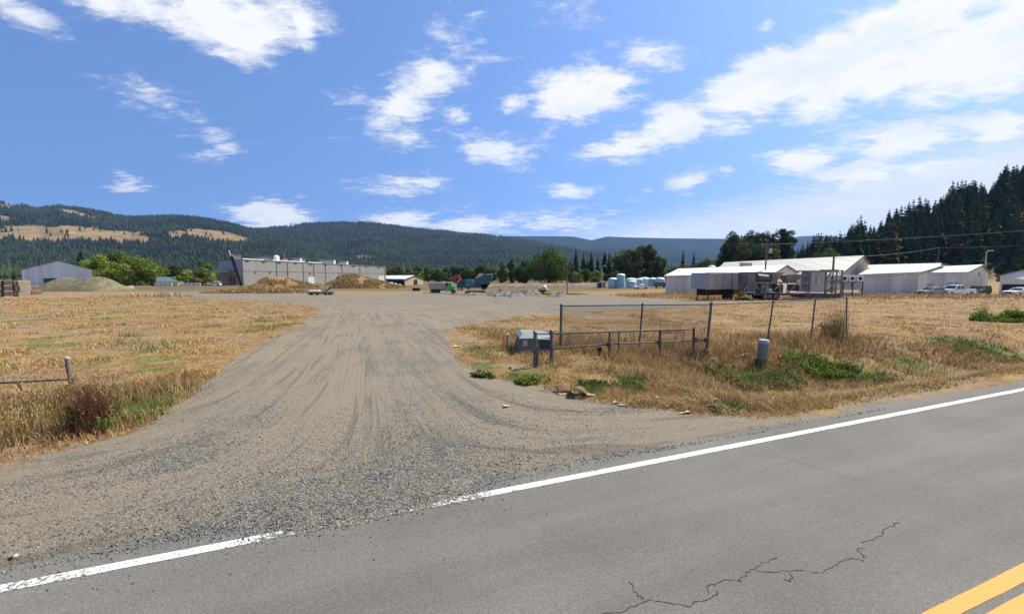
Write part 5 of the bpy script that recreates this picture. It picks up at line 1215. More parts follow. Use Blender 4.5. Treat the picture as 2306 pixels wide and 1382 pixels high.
part('loading_arm', FR_, lambda m: [m.bar((qx(a_),-.9,qz(b_)),(qx(c_),-.9,qz(d_)),.09) for a_,b_,c_,d_ in ((1848,655,1862,630),(1862,655,1862,618),(1856,645,1876,645))])
part('red_marker', mat('red_mark', (.35,.05,.05), .6), lambda m: (m.box(qx(1873),qx(1878.5),-1.34,-1.3,qz(668),qz(660)),))
for px in (1712, 1722, 1735):
    for sy in (-1, 1): wheel(t, qx(px), sy*1.15, .52, .35, -sy)
for i, px in enumerate((1668, 1679)):
    q = at(px, 668, 56.5); t3 = thing('spare_tyre', ['left', 'right'][i]+' one of two dark tyres lying under the plant frame', 'tyre', (q[0], 56.5, zt(q[0], 56.5))); MB().lathe([(.25,0),(.5,.03),(.55,.15),(.5,.28),(.25,.3)], n=18).build('tread', TYRE, t3, smooth=True)
q = at(1667, 655, 55); t3 = thing('shrub', 'yellow-brown dry shrub between the box trailer and the plant', 'shrub', (q[0], 55, zt(q[0], 55)))
MB().cyl((0,0,0),(0,0,.5),.04,.02,5).build('stem', BARK, t3); a1, a2, a3 = crown_mesh(5, 2.0, 1.6, .1, 12, 700, .09, GREENS['gold']); npmesh('foliage', a1, a2, LEAF, t3, cols=a3)
# blank white machines stacked on a dark rack behind
Yq = 66.0; p = park(1905, 655, Yq); zg = p[2]; kq = Yq/900
def sx(px): return (px-1905)*kq
def sz(py): return at(1905, py, Yq)[2]-zg
t = thing('steel_rack', 'dark steel rack holding crates left of the low shed', 'rack', p)
for px in (1891, 1912, 1934): MB().box(sx(px)-.06, sx(px)+.06, -.7, -.58, 0, sz(634)).build('post', DKM, t); 
for py in (649, 634.5): MB().box(sx(1870), sx(1936), -.7, .7, sz(py)-.1, sz(py)).build('shelf', DKM, t)
for i, (x0, x1) in enumerate(((1885,1900),(1902,1917),(1919,1935))):
    t = thing('fan_unit', f'{["left","middle","right"][i]} white fan unit on top of the steel rack', 'fan unit', (p[0]+sx(x0), p[1], p[2]+sz(634)), 0, 'white fan units'); w2 = (x1-x0)*kq
    MB().box(0, w2, -.7, .6, .01, sz(620)-sz(634)).build('housing', mat('fan_white', (.62,.60,.60), .6, var=.05, dirt=(.4,.35,.32), dirtamt=.2), t, bevel=.03); hh = (sz(620)-sz(634))/2
    MB().cyl((w2/2,-.72,hh), (w2/2,-.695,hh), .27, .27, 16).build('fan_opening', BLACK, t)
for i, (x0, x1, a_, b_) in enumerate(((1893,1911,648,638),(1914,1932,648,638),(1893,1911,659,651),(1914,1932,659,651),(1873,1887,649.5-.3,641))):
    t = thing('plastic_tote', ['upper left','upper right','lower left','lower right','small far left'][i]+' grey blue tote on the steel rack', 'tote', (p[0]+sx(x0), p[1], p[2]+(max(sz(a_),0) if i not in (2,3) else 0)), 0, 'totes on the rack'); w2 = (x1-x0)*kq
    hh = max(.5, sz(b_)-sz(a_)); MB().box(0, w2, -.55, .6, .02, hh, .04).build('tub', mat('tote_blue', (.30,.36,.42), .6) if i < 4 else TRIMW, t, bevel=.03); MB().box(-.03, w2+.03, -.58, .63, hh, hh+.06).build('rim', TRIMW, t)

# ------------------------------------------------------------------ poles and wires
WOOD = mat('pole_wood', (.13,.105,.085), .9, var=.25, scale=2)
def pole(px, top, Yd, label, r=.15, cross=None, base=None, lean=0):
    q = at(px, top, Yd); z = zt(q[0], Yd); h = q[2]-z; t = thing('utility_pole', label, 'pole', (q[0], Yd, z)); MB().cyl((0,0,-.5),(lean,0,h),r*1.2,r*.8,9).build('pole', WOOD, t)
    if cross:
        MB().bar((-cross,0,h-.4),(cross,0,h-.4),.12).build('crossarm', WOOD, t)
        for x in (-cross*.85, 0, cross*.85): MB().lathe([(.07,0),(.1,.08),(.05,.2)], x, 0, 8, h-.34).build('insulator', TRIMW, t)
        MB().cyl((cross*.4+.25,-.25,h-2.2),(cross*.4+.25,-.25,h-1.2),.28,.28,12).build('transformer', mat('can_grey', (.45,.45,.45), .5), t)
    return Vector((q[0]+lean, Yd, q[2]))
w1 = pole(1727, 547, 88, 'tall wooden pole with crossarm in front of the white roofed warehouse', .17, 1.2)
w2 = pole(1878, 578, 64, 'shorter wooden pole at the right end of the rusty plant', .16)
w3 = pole(1278, 596, 98, 'slim grey pole standing near the tarped trailer', .11)
w4 = pole(2115, 556, 112, 'thin pole rising behind the low cream shed', .12)
def lamp(px, top, Yd, label, arm):
    q = at(px, top, Yd); z = zt(q[0], Yd); h = q[2]-z; t = thing('yard_light', label, 'light pole', (q[0], Yd, z)); gm_ = mat('galv_pale', (.48,.48,.46), .5, .3)
    MB().cyl((0,0,0),(0,0,h),.16,.09,9).build('pole', gm_, t); MB().bar((0,0,h),(arm,0,h+.3),.1).build('arm', gm_, t); MB().box(arm-.1,arm+.8,-.2,.2,h+.2,h+.4).build('lamp_head', mat('lamp_pale', (.6,.6,.55), .4), t)
lamp(2222, 567, 98, 'pale metal yard light behind the gable of the cream shed', .7); lamp(1356, 600, 140, 'yard light on a thin pole left of the pale tanks', .6)
def wire(a_, b_, sag, label, r=.02):
    pts = [a_.lerp(b_, i/24)+Vector((0,0,-sag*4*(i/24)*(1-i/24))) for i in range(25)]; m = MB(); o = pts[0]
    for i in range(24): m.cyl(pts[i]-o, pts[i+1]-o, r, r, 5, False)
    ob = m.build('power_line', mat('wire_grey', (.30,.30,.30), .6)); ob.location = o; props(ob, label, 'wire')
far = Vector(at(2700, 489, 66)); wire(w1+Vector((1,0,-.3)), far, .5, 'upper power line crossing in front of the wooded hill', .022)
wire(w1+Vector((-1,0,-.3)), far+Vector((-1.5,1.5,0)), .6, 'power line just beside the upper one on the tall crossarm pole', .016)
wire(w2+Vector((0,0,-.2)), w4+Vector((0,0,-.2)), .4, 'lower wire from the short wooden pole to the thin rear pole', .02)
wire(w4+Vector((0,0,-.2)), Vector(at(2700, 528, 90)), .6, 'lower wire leaving the thin rear pole to the right', .02)
#PART5
# ------------------------------------------------------------------ chain-link fence, gate, boxes by the drive
GALV = mat('galvanised_steel', (.10,.11,.12), .5, .35, var=.25, scale=6, dirt=(.14,.09,.06), dirtamt=.2)
GATE = mat('gate_pipe', (.05,.058,.07), .55, .15, var=.25, scale=6, dirt=(.13,.08,.05), dirtamt=.25)
FP = [(1264,688,12.8,1263),(1447,686,12.8,1441),(1602,684,12.75,1594),(1741,679,14.3,1731),(1836,675,15.4,1831),(1907,672.5,16.3,1914)]
o0 = at(FP[0][0], FP[0][1], FP[0][2]); ob_ = np.array([o0[0], o0[1], zt(o0[0], o0[1])])
t = thing('chain_link_fence', 'chain-link fence with steel posts on the dry grass right of the drive', 'fence', ob_)
tops = []
for k, (px, py, Yd, pb) in enumerate(FP):
    tp = at(px, py, Yd); bx = (pb-1153)/900*Yd; zb = zt(bx, Yd)
    a_ = Vector((bx, Yd, zb-.3))-Vector(ob_); b_ = Vector(tp)-Vector(ob_); r_ = .042 if k == 0 else (.038 if k == 2 else .028)
    MB().cyl(a_, b_+(b_-a_)*.006, r_, r_, 10).build('post', GALV, t, smooth=True); tops.append(b_)
    MB().lathe([(r_*1.25,-.02),(r_*1.25,.02),(r_*.8,.05),(.005,.06)], b_.x, b_.y, 10, b_.z+.01).build('post_cap', GALV, t, smooth=True)
m = MB()
for i in range(5): m.cyl(tops[i]-Vector((0,0,.01)), tops[i+1]-Vector((0,0,.01)), .021, .021, 8)
e_ = tops[5]+(tops[5]-tops[4])*.08; m.cyl(tops[5]-Vector((0,0,.01)), e_, .018, .018, 8); m.build('top_rail', GALV, t, smooth=True)
m = MB(); A_, B_ = tops[0], tops[2]; Lm = (B_-A_).length; Hm = 1.72; st = .066
n_ = int((Lm+Hm)/st)
for sgn in (0, 1):
    for i in range(n_):
        s0 = i*st-Hm; s1 = s0+Hm; z0, z1 = 0.0, Hm
        if s0 < 0: z0 = -s0; s0 = 0
        if s1 > Lm: z1 = Hm-(s1-Lm); s1 = Lm
        if sgn: s0, s1 = Lm-s0, Lm-s1
        p0 = A_.lerp(B_, s0/Lm)+Vector((0, .03+.003*sgn, -Hm-.01+z0)); p1 = A_.lerp(B_, s1/Lm)+Vector((0, .03+.003*sgn, -Hm-.01+z1)); m.cyl(p0, p1, .0038, .0038, 3, False)
m.build('wire_mesh', GALV, t)
def gpt(px, py, Yd): return Vector(at(px, py, Yd))
def gy(px): return float(np.interp(px, (1203, 1243, 1563, 1597), (10.3, 10.9, 12.45, 12.72)))
gb = gpt(1205, 752, gy(1205)); g0 = Vector((gb.x, gb.y, zt(gb.x, gb.y)))
t = thing('swing_gate', 'open low grey pipe gate hinged to the chain-link fence post', 'gate', g0)
def gpp(px, py): return gpt(px, py, gy(px))-g0
m = MB(); m.cyl(gpp(1243,751), gpp(1563,741), .024, .024, 8); m.cyl(gpp(1203,752.5), gpp(1243,751), .020, .020, 8); m.build('top_rail', GATE, t, smooth=True)
m = MB(); m.cyl(gpp(1243,784), gpp(1373,775), .022, .022, 8); m.cyl(gpp(1373,775), gpp(1597,765), .02, .02, 8); m.build('middle_rail', GATE, t, smooth=True)
MB().cyl(gpp(1243,832), gpp(1597,791), .02, .02, 8).build('bottom_rail', GATE, t, smooth=True)
for px, y0, r_ in ((1373,746,.032),(1394,746,.02),(1487,742,.034),(1563,737,.036)):
    a_ = gpp(px, y0); b_ = a_.copy(); b_.z = zt(gpt(px, y0, gy(px)).x, gy(px))-g0.z+.06; MB().cyl(b_, a_, r_, r_, 9).build('upright', GATE, t, smooth=True)
for px, py in ((1371,775),(1485,771),(1566,765),(1566,793),(1590,765),(1590,792)): q = gpp(px, py); MB().box(q.x-.05, q.x+.05, q.y-.05, q.y+.05, q.z-.07, q.z+.07).build('clamp', DKM, t, bevel=.01)
for px, py, lb in ((1205,749,'left gate post, nearest to the gravel drive'),(1242,746,'second gate post, right beside the green cabinet')):
    q = gpt(px, py, gy(px)-.05); z = zt(q.x, q.y); t = thing('gate_post', lb, 'post', (q.x, q.y, z)); MB().cyl((0,0,-.3),(0,0,q.z-z), .045, .045, 12).build('tube', GALV, t, smooth=True)
    MB().lathe([(.055,0),(.055,.03),(.03,.06),(.005,.07)], 0, 0, 12, q.z-z-.01).build('cap', GALV, t, smooth=True)
    MB().cyl((0,0,(q.z-z)*.42), (0,0,(q.z-z)*.42+.07), .06, .06, 12).build('hinge_band', DKM, t)
    if 'left' in lb: MB().cyl((.07,.02,-.3), (.07,.02,(q.z-z)*.62), .03, .03, 10).build('latch_tube', GALV, t, smooth=True)
# utility cabinet (pad transformer)
GCB = mat('cabinet_green_grey', (.092,.104,.096), .5, var=.12, scale=3, dirt=(.16,.15,.12), dirtamt=.2); GCT = mat('cabinet_lid', (.20,.22,.205), .55, var=.1, scale=3)
fl = at(1170, 806, 11.9); w_ = 80/900*11.9; zb = zt(fl[0], 11.9)-.05; hf = at(1172, 763, 11.9)[2]-zb
t = thing('utility_cabinet', 'squat grey green transformer cabinet in the dry grass behind the gate post', 'cabinet', (fl[0], 11.9, zb), R(7))
d_ = .95
MB().hexa([(-.07,-.06,0),(w_+.07,-.06,0),(w_+.05,d_+.05,0),(-.05,d_+.05,0),(.03,.04,hf),(w_-.03,.04,hf),(w_-.03,d_-.03,hf+.06),(.03,d_-.03,hf+.06)]).build('body', GCB, t, bevel=.025)
MB().hexa([(-.02,-.01,hf+.005),(w_*.52,-.01,hf+.005),(w_*.52,d_,hf+.065),(-.02,d_,hf+.065),(.12,.22,hf+.13),(w_*.50,.22,hf+.13),(w_*.50,d_-.1,hf+.17),(.12,d_-.1,hf+.17)]).build('lid', GCT, t, bevel=.02)
MB().hexa([(w_*.525,-.01,hf-.02),(w_+.02,-.01,hf-.05),(w_+.02,d_,hf+.02),(w_*.525,d_,hf+.06),(w_*.53,.25,hf+.09),(w_-.12,.25,hf+.04),(w_-.12,d_-.1,hf+.10),(w_*.53,d_-.1,hf+.14)]).build('side_lid', GCT, t, bevel=.02)
MB().hexa([(w_*.58,-.052,hf*.42),(w_*.93,-.052,hf*.42),(w_*.93,.0,hf*.42),(w_*.58,.0,hf*.42),(w_*.60,.012,hf*.93),(w_*.93,.012,hf*.93),(w_*.93,.06,hf*.93),(w_*.60,.06,hf*.93)]).build('dark_door', mat('cabinet_dark', (.03,.032,.035), .6), t, bevel=.01)
MB().hexa([(.10,-.010,hf*.60),(.24,-.010,hf*.60),(.24,.03,hf*.60),(.10,.03,hf*.60),(.11,.014,hf*.92),(.24,.014,hf*.92),(.24,.05,hf*.92),(.11,.05,hf*.92)]).build('warning_label', mat('faded_label', (.40,.34,.28), .7, var=.3, scale=20, dirt=(.45,.16,.08), dirtamt=.5), t)
MB().cyl((.42,-.05,hf*.45),(.42,.0,hf*.45),.03,.03,10).build('lock', mat('pale_steel', (.55,.53,.5), .6), t); MB().box(-.15, w_+.12, -.18, d_+.12, -.15, .02).build('pad', CONC, t)
# markers
def stake(px, pt, pb, label, r, m_, name='marker_post'):
    g_ = gp(px, pb); tp = at(px, pt, g_[1]); t = thing(name, label, 'marker', g_); MB().cyl((0,0,-.1),(0,0,tp[2]-g_[2]),r,r*.9,8).build('stake', m_, t, smooth=True); return t, tp[2]-g_[2]
t, h_ = stake(1135, 752, 791, 'thin orange marker stake left of the green cabinet', .02, mat('orange_plastic', (.62,.17,.07), .6)); MB().bar((0,0,h_-.02), (-.16,0,h_+.26), .015).build('whip', mat('orange_plastic', (.62,.17,.07), .6), t)
t, h_ = stake(1143, 753, 786, 'short grey blue marker post beside the orange stake', .04, mat('post_blue', (.16,.22,.24), .6)); MB().lathe([(.045,0),(.045,.02),(.01,.045)],0,0,10,h_).build('cap', mat('pale_steel', (.55,.53,.5), .6), t)
g_ = gp(1715, 822); tp = at(1718, 764, g_[1]); hh = tp[2]-g_[2]; t = thing('cable_pedestal', 'grey green round cable pedestal with pale cap on the ditch bank', 'pedestal', g_)
PED = mat('pedestal_green', (.17,.20,.185), .55, var=.15, scale=8, dirt=(.13,.10,.08), dirtamt=.3)
rp = 11.2/900*g_[1]; MB().cyl((0,0,-.1),(.03,0,hh*.86),rp*.98,rp*.92,20).build('tube', PED, t, smooth=True); MB().lathe([(rp*1.0,0),(rp*1.02,hh*.09),(rp*.9,hh*.13),(.01,hh*.14)],.03,0,20,hh*.86).build('cap', mat('pedestal_cap', (.36,.38,.37), .5), t, smooth=True)
MB().cyl((0,0,hh*.02),(0,0,hh*.25),rp*1.04,rp*1.02,20).build('rusty_base', mat('rust_base', (.17,.10,.07), .9, var=.3), t, smooth=True)
# left gate stub
q = at(151, 807, 8.3); zz_ = zt(q[0], 8.3); t = thing('old_post', 'weathered grey post in tall weeds at the left of the drive', 'post', (q[0], 8.3, zz_)); WO = mat('weathered_wood', (.17,.145,.13), .9, var=.3, scale=8, streak=True, bump=.4)
h_ = q[2]-zz_; MB().cyl((.06,0,-.3),(0,0,h_),.045,.04,12).build('shaft', WO, t, smooth=True); MB().lathe([(.045,0),(.05,.03),(.03,.06),(.005,.065)],0,0,12,h_-.02).build('cap', mat('pinkish_cap', (.35,.29,.27), .8), t, smooth=True)
a_ = Vector(at(175, 853, 8.22)); b_ = Vector(at(-160, 870, 8.0)); c_ = Vector(at(90, 908, 8.1)); d0 = Vector(at(-160, 925, 7.9))
t = thing('pipe_gate', 'rusty brown pipe gate half buried in weeds at the left edge', 'gate', (a_.x, a_.y, zt(a_.x, a_.y))); o_ = Vector(t.location); RST = mat('rusty_pipe', (.10,.07,.055), .8, var=.3, scale=10)
MB().cyl(a_-o_, b_-o_, .022, .022, 9).build('rail', RST, t, smooth=True); MB().cyl(c_-o_, d0-o_, .02, .02, 9).build('rail', RST, t, smooth=True)
u0 = Vector(at(38, 857, 8.1)); MB().cyl(u0-o_, Vector(at(62, 905, 8.1))-o_, .018, .018, 8).build('brace', RST, t, smooth=True); MB().cyl(c_-o_, a_-o_, .018, .018, 8).build('end_bar', RST, t, smooth=True)

# litter
CARD = mat('cardboard', (.15,.08,.043), .9, var=.12, scale=6); CARDP = mat('cardboard_edge', (.62,.50,.34), .9); PAP = mat('paper', (.50,.43,.33), .85, var=.08)
def sheet(name, m_, fn, nu=10, nv=6, parent=None, th=.006):
    Vv = [fn(i/nu, j/nv) for i in range(nu+1) for j in range(nv+1)]; Ff = [[i*(nv+1)+j, (i+1)*(nv+1)+j, (i+1)*(nv+1)+j+1, i*(nv+1)+j+1] for i in range(nu) for j in range(nv)]
    o = npmesh(name, Vv, Ff, m_, parent, smooth=True); s_ = o.modifiers.new('thick', 'SOLIDIFY'); s_.thickness = th; return o
g_ = gp(1297, 893); t = thing('crumpled_cardboard', 'arched brown cardboard sheet lying on the gravel edge below the gate', 'cardboard', g_, R(-6)); t.scale = (.8, .8, .85)
sheet('sheet', CARD, lambda u, v: (-.22+u*.50+v*.03, -.10+v*.42, .235*math.sin(math.pi*min(1, u*.93+.05))**.75*(1-.25*v)+.02*math.sin(7*u+3*v)), 14, 6, t)
sheet('flap', CARDP, lambda u, v: (-.06+u*.18, -.13+v*.16, .015+.03*u), 4, 3, t, .01)
g_ = gp(1272, 886); t = thing('folded_cardboard', 'smaller folded cardboard piece with pale edges left of the arched sheet', 'cardboard', g_, R(12)); t.scale = (.8, .8, .8)
sheet('sheet', CARD, lambda u, v: (-.18+u*.38, -.02+v*.30, .02+.14*v+.05*math.sin(3*u)), 8, 4, t); sheet('pale_edge', CARDP, lambda u, v: (-.20+u*.42, -.08+v*.12, .01+.03*v), 6, 2, t, .012); sheet('top_edge', CARDP, lambda u, v: (-.18+u*.30, .24+v*.05, .165+.02*u), 5, 2, t, .012)
SCR = [(1327,891,.22,.12,'torn pale cardboard scrap right of the arched sheet'),(1140,916,.12,.07,'white scrap alone on the gravel drive'),(1387,908,.16,.05,'left of two pale paper strips at the grass edge'),(1404,914,.18,.045,'right of two pale paper strips at the grass edge'),
 (1484,897,.16,.07,'pale scrap in dry grass on the right verge bank'),(1543,931,.20,.06,'pale torn strip where the verge meets the gravel'),(1340,861,.08,.06,'small cream scrap in the grass above the cardboard'),(1029,781,.24,.16,'pinkish paper scrap left of the orange stake by the drive'),
 (1755,908,.14,.05,'pale sliver on the verge below the green weeds'),(1688,911,.12,.08,'bluish white crumpled scrap on the verge gravel'),(30,1257,.07,.02,'white sliver at the lower left of the gravel')]
for k, (px, py, a1_, b1_, lb) in enumerate(SCR):
    g_ = gp(px, py); r = random.Random(k); ph = r.uniform(0, 6)
    o = sheet('paper_scrap', PAP, lambda u, v: ((u-.5)*a1_*(1+.2*math.sin(5*v+ph)), (v-.5)*b1_*(1.1+.3*math.sin(4*u+ph)), .018+.010*math.sin(6*u+ph)+.008*math.cos(5*v)), 6, 4, None, .004)
    o.location = g_+np.array([0, 0, .01]); o.rotation_euler = (0, 0, r.uniform(-.5, .5)); props(o, lb, 'litter')
for k, (p0, p1, lb) in enumerate((((1656,808),(1692,800),'long pale blue plastic pipe piece left of the pedestal'),((1600,811),(1614,814),'short pale blue pipe stub at the foot of the fence post'))):
    a_, b_ = gp(*p0), gp(*p1); m = MB(); m.cyl((0,0,.06), Vector(b_-a_)+Vector((0,0,.08)), .035, .035, 10); o = m.build('pipe_piece', mat('pale_pipe', (.34,.42,.42), .5), smooth=True); o.location = a_; props(o, lb, 'pipe')
g_ = gp(1350, 806); t = thing('hose_stub', 'dark capped pipe stub standing in the grass behind the gate', 'pipe', g_); MB().cyl((0,0,-.05),(0,0,.22),.03,.03,8).build('stem', DKM, t); MB().lathe([(.05,0),(.075,.03),(.075,.09),(.04,.12)],0,0,12,.2).build('cap', BLACK, t, smooth=True)
for px, py, s_, lb in ((1556,822,.22,'dark rock in the grass below the gate end'),(1150,830,.10,'small pale stone in the weeds before the cabinet')): rock(gp(px, py), s_, lb, 'stone', mat('dark_rock', (.13,.11,.10), .9), 'stone', seed=px)

# ------------------------------------------------------------------ weeds that read as plants
def stems(name, label, loc, n, h, rad_, cols, cat='weed', leafs=0, leafcol='mid', w=.006, head=None, group=None, lean=.35):
    t = thing(name, label, cat, loc, 0, group); r = rng
    P = np.stack([r.normal(0, rad_*.4, n), r.normal(0, rad_*.4, n), np.full(n, -.02)], 1)
    v, f, c = blades(P, r.uniform(.55, 1, n)*h, w, cols, lean); props(npmesh('stems', v, f, GRASSM, t, cols=c), kind='stuff')
    if leafs:
        a1, a2, a3 = crown_mesh(int(abs(loc[0])*100), h*.55, rad_*2.0, 0, 14, leafs, .035, GREENS[leafcol]); npmesh('leaves', a1, a2, LEAF, t, cols=a3)
    if head:
        k = r.integers(0, n, n*6); tips = v[k*5+4]*np.array([1,1,1]); base = v[k*5+2]; u = r.random((len(k), 1))**.6; q = base+(tips-base)*u+r.normal(0, .02, (len(k), 3))
        vv, ff, cc = blades(q, r.uniform(.015, .04, len(k)), .0042, head, .8); props(npmesh('seed_heads', vv, ff, GRASSM, t, cols=cc), kind='stuff')
    return t
RSE = [(.12,.045,.03),(.16,.06,.04),(.10,.05,.03)]
stems('dock_weed', 'dark reddish seeded dock plant with green base leaves below the old post', gp(205, 972), 260, .80, .36, RSE, leafs=420, leafcol='mid', w=.005, head=RSE, lean=.3)
stems('green_weed', 'feathery green weed to the right of the reddish dock plant', gp(308, 955), 220, .42, .42, GRN[2:3]+OLV+STRAW[:2], leafs=160, leafcol='bright', w=.0025)
stems('dry_weed', 'tall brown dry weed clump left of the old post', gp(95, 950), 260, .70, .75, BROWN+OLV, w=.0028, head=RSE+STRAW[2:])
stems('dry_weed', 'tall wispy dry weeds around the foot of the old post', gp(200, 905), 260, .66, .85, BROWN+STRAW, w=.0022, head=STRAW[2:]+BROWN)
stems('dry_weed', 'olive weeds in the far left corner behind the rusty pipe gate', gp(20, 985), 220, .50, .7, OLV+BROWN+STRAW, w=.003, head=STRAW)
stems('dry_weed', 'thin straw coloured tall grass tuft by the drive edge', gp(385, 880), 300, .38, .6, STRAW+OLV, w=.003)
q = at(1882, 766, 15.7); stems('climbing_weed', 'tall tangled brown weed climbing the fence between its last two posts', (q[0], 15.7, zt(q[0], 15.7)), 120, 1.75, .55, BROWN+OLV, w=.008, head=BROWN+OLV, lean=.2, leafs=500, leafcol='gold')
q = at(1868, 766, 15.6); stems('climbing_weed', 'lower brown weed at the foot of the fifth fence post', (q[0], 15.6, zt(q[0], 15.6)), 90, 1.1, .45, BROWN+OLV, w=.008, head=BROWN, lean=.3)
def clump(px, py, rx_, h, n, tone, label, leaf=.05):
    g_ = gp(px, py); w = rx_*2/900*g_[1]; t = thing('green_weed_clump', label, 'weeds', g_)
    r = rng; k = 34; cx_ = r.normal(0, w*.27, k); cy_ = r.normal(0, .3, k)*min(w*.5, 1.6); hr = r.uniform(.2, 1, k)**1.4*h
    i = r.integers(0, k, n); th = r.uniform(0, 6.28, n); rr_ = r.random(n)**.5; x = cx_[i]+np.cos(th)*rr_*w*.12; y = cy_[i]+np.sin(th)*rr_*w*.09
    z = (hz(g_[0]+x, g_[1]+y)-g_[2])
    P = np.stack([x, y, z-.02], 1); v, f, c = blades(P, hr[i]*r.uniform(.4, 1, n)*(1-rr_*.5), leaf*.35, GRN[:3] if tone == 'bright' else GRN[1:]+OLV, .9); npmesh('stalks', v, f, GRASSM, t, cols=c)
    q = P.copy(); q[:, 2] += hr[i]*r.uniform(.25, 1, n)*(1-rr_*.4); d = r.normal(size=(n, 3)); d[:, 2] *= .5; d /= np.linalg.norm(d, axis=1)[:, None]; b_ = np.cross(d, r.normal(size=(n, 3))); b_ /= np.linalg.norm(b_, axis=1)[:, None]
    s_ = leaf*r.uniform(.5, 1.2, n)[:, None]; V4 = np.stack([q-d*s_, q-b_*s_*.45, q+d*s_, q+b_*s_*.45], 1).reshape(-1, 3)
    c0, c1 = map(np.array, GREENS['bright' if tone == 'bright' else 'mid']); m_ = r.random((n, 1)); npmesh('leaves', V4, np.arange(n*4).reshape(-1, 4), LEAF, t, cols=np.repeat(c0*(1-m_)+c1*m_, 4, 0))
clump(1655, 862, 60, .28, 1500, 'bright', 'small bright green weed patch on the bank below the pedestal')
clump(1845, 842, 85, .50, 3800, 'bright', 'largest bright green weed clump in the ditch right of the pedestal')
clump(1950, 862, 70, .38, 1900, 'mid', 'dull green weeds on the right shoulder of the largest clump')
clump(1765, 862, 60, .2, 1200, 'mid', 'low dull green weeds between the two bright ditch clumps')
clump(2215, 800, 80, .35, 2200, 'bright', 'bright green weed patch on the far ditch bank near the right edge')
clump(2305, 722, 75, 1.1, 4600, 'bright', 'yellow-green bush cut by the right edge of the picture', .07)
clump(1090, 846, 28, .22, 500, 'mid', 'olive green tuft at the bend of the drive edge'); clump(1192, 862, 34, .22, 700, 'bright', 'green tuft at the foot of the left gate post'); clump(1640, 918, 50, .12, 500, 'mid', 'thin green tuft at the verge edge beside the road')
clump(1345, 868, 40, .22, 500, 'mid', 'olive tuft in the dry grass behind the cardboard')
clump(1190, 663, 85, .8, 5000, 'bright', 'green weeds growing around the tarped trailer', .17)

# ------------------------------------------------------------------ grass: one sheet of blades
def tall(x, y):
    u, v = uv(x, y); h = np.full(x.shape, .045)
    nz = fbm(x*.9+30, y*.9, 4)
    h = h + .09*S(nz, .5, .66) + .07*(1-S(v, 7, 9))*(u > 3)
    h = np.maximum(h, .42*S(v, 8.6, 9.8)*(1-S(v, 12.2, 13.4))*S(u, 3.4, 4.6)*(1-S(u, 18, 22))*(.45+nz))
    h = np.maximum(h, .30*S(v, 5.2, 7)*(1-S(v, 9, 10.5))*S(u, 4.0, 6)*(1-S(u, 22, 30))*(.3+nz*1.2))
    h = np.maximum(h, .30*S(v, 8, 10)*(1-S(v, 14, 17))*S(u, 3, 5)*(1-S(u, 14, 18))*nz*1.5)
    gx, gy_ = gp(110, 940)[:2]; d = np.hypot((x-gx)/2.8, (y-gy_)/1.9); h = np.maximum(h, .31*(1-S(d, .5, 1.25))*(.5+nz))
    gx, gy_ = gp(390, 870)[:2]; d = np.hypot((x-gx)/1.3, (y-gy_)/1.5); h = np.maximum(h, .32*(1-S(d, .4, 1.2))*(.5+nz))
    h = np.maximum(h, .55*S(x, 18, 26)*S(y, 50, 58)*(1-S(y, 72, 76))*nz*1.4); h = np.maximum(h, .75*S(x, 11, 14)*(1-S(x, 40, 46))*S(y, 74, 78)*(1-S(y, 92, 96))*nz*1.6)
    h = np.maximum(h, .9*S(-x, 55, 66)*S(y, 72, 78)*(1-S(y, 96, 104))*nz*1.4)
    return h
n = 640000
r_ = 4.0*(110/4.0)**rng.random(n); th = rng.uniform(R(-66), R(66), n); x = r_*np.sin(th); y = r_*np.cos(th)
u, v = uv(x, y); G = gravel(x, y)
keep = (v > 4.75) & (y < 105) & (rng.random(n) > S(G, .3, .9)+.004) & ((G < .75) | (rng.random(n) < .25))
# worn bare spots in the mown field
wn_ = fbm(x*.45+60, y*.45, 4); keep &= (wn_ < .55) | (rng.random(n) < .28); keep &= (rng.random(n) < 1-.35*S(r_, 18, 45))
x, y, r_ = x[keep], y[keep], r_[keep]; u, v = uv(x, y)
T = tall(x, y); GG = green(x, y); k1 = fbm(x*.35+9, y*.35+4, 4); k2 = rng.random(len(x))
cb = np.hypot(x-1.0, (y-11.2)); T = T*(1-.55*(1-S(cb, .9, 1.9))); T = T*(1-.4*S(np.abs(sdpoly(GW, x, y)), .6, .0))
pal = np.array(STRAW+BROWN+GRN+OLV)            # 0-4 straw, 5-7 brown, 8-11 green, 12-14 olive
pick = rng.integers(0, 5, len(x)); pick = np.where((x < 0) & (fbm(x*.6+3, y*.5, 4) > .54) & (rng.random(len(x)) < .6), rng.integers(12, 15, len(x)), pick)
pick = np.where((k1+.12*(x > 2) > .52) & (k2 < .5), np.where(k2 < .25, 4, 2), pick)
pick = np.where((T > .2) & (k2 < .35), rng.integers(5, 8, len(x)), pick)
pick = np.where(k2 > .93, rng.integers(12, 15, len(x)), pick)
pick = np.where(GG*1.0 > k2+.12, rng.integers(8, 12, len(x)), pick)
pick = np.where((GG > .08) & (GG*1.7 > k2) & (pick < 8), rng.integers(12, 15, len(x)), pick)
P = np.stack([x, y, hz(x, y)-.012], 1)
v_, f_, c_ = blades(P, T*rng.uniform(.45, 1.15, len(x))*(1+.003*r_), .0010+.00050*r_, pal*1.0, 1.1, pick)
props(npmesh('dry_grass', v_, f_, GRASSM, cols=c_), 'dry golden and rusty grass covering both sides of the gravel drive', 'grass', kind='stuff')
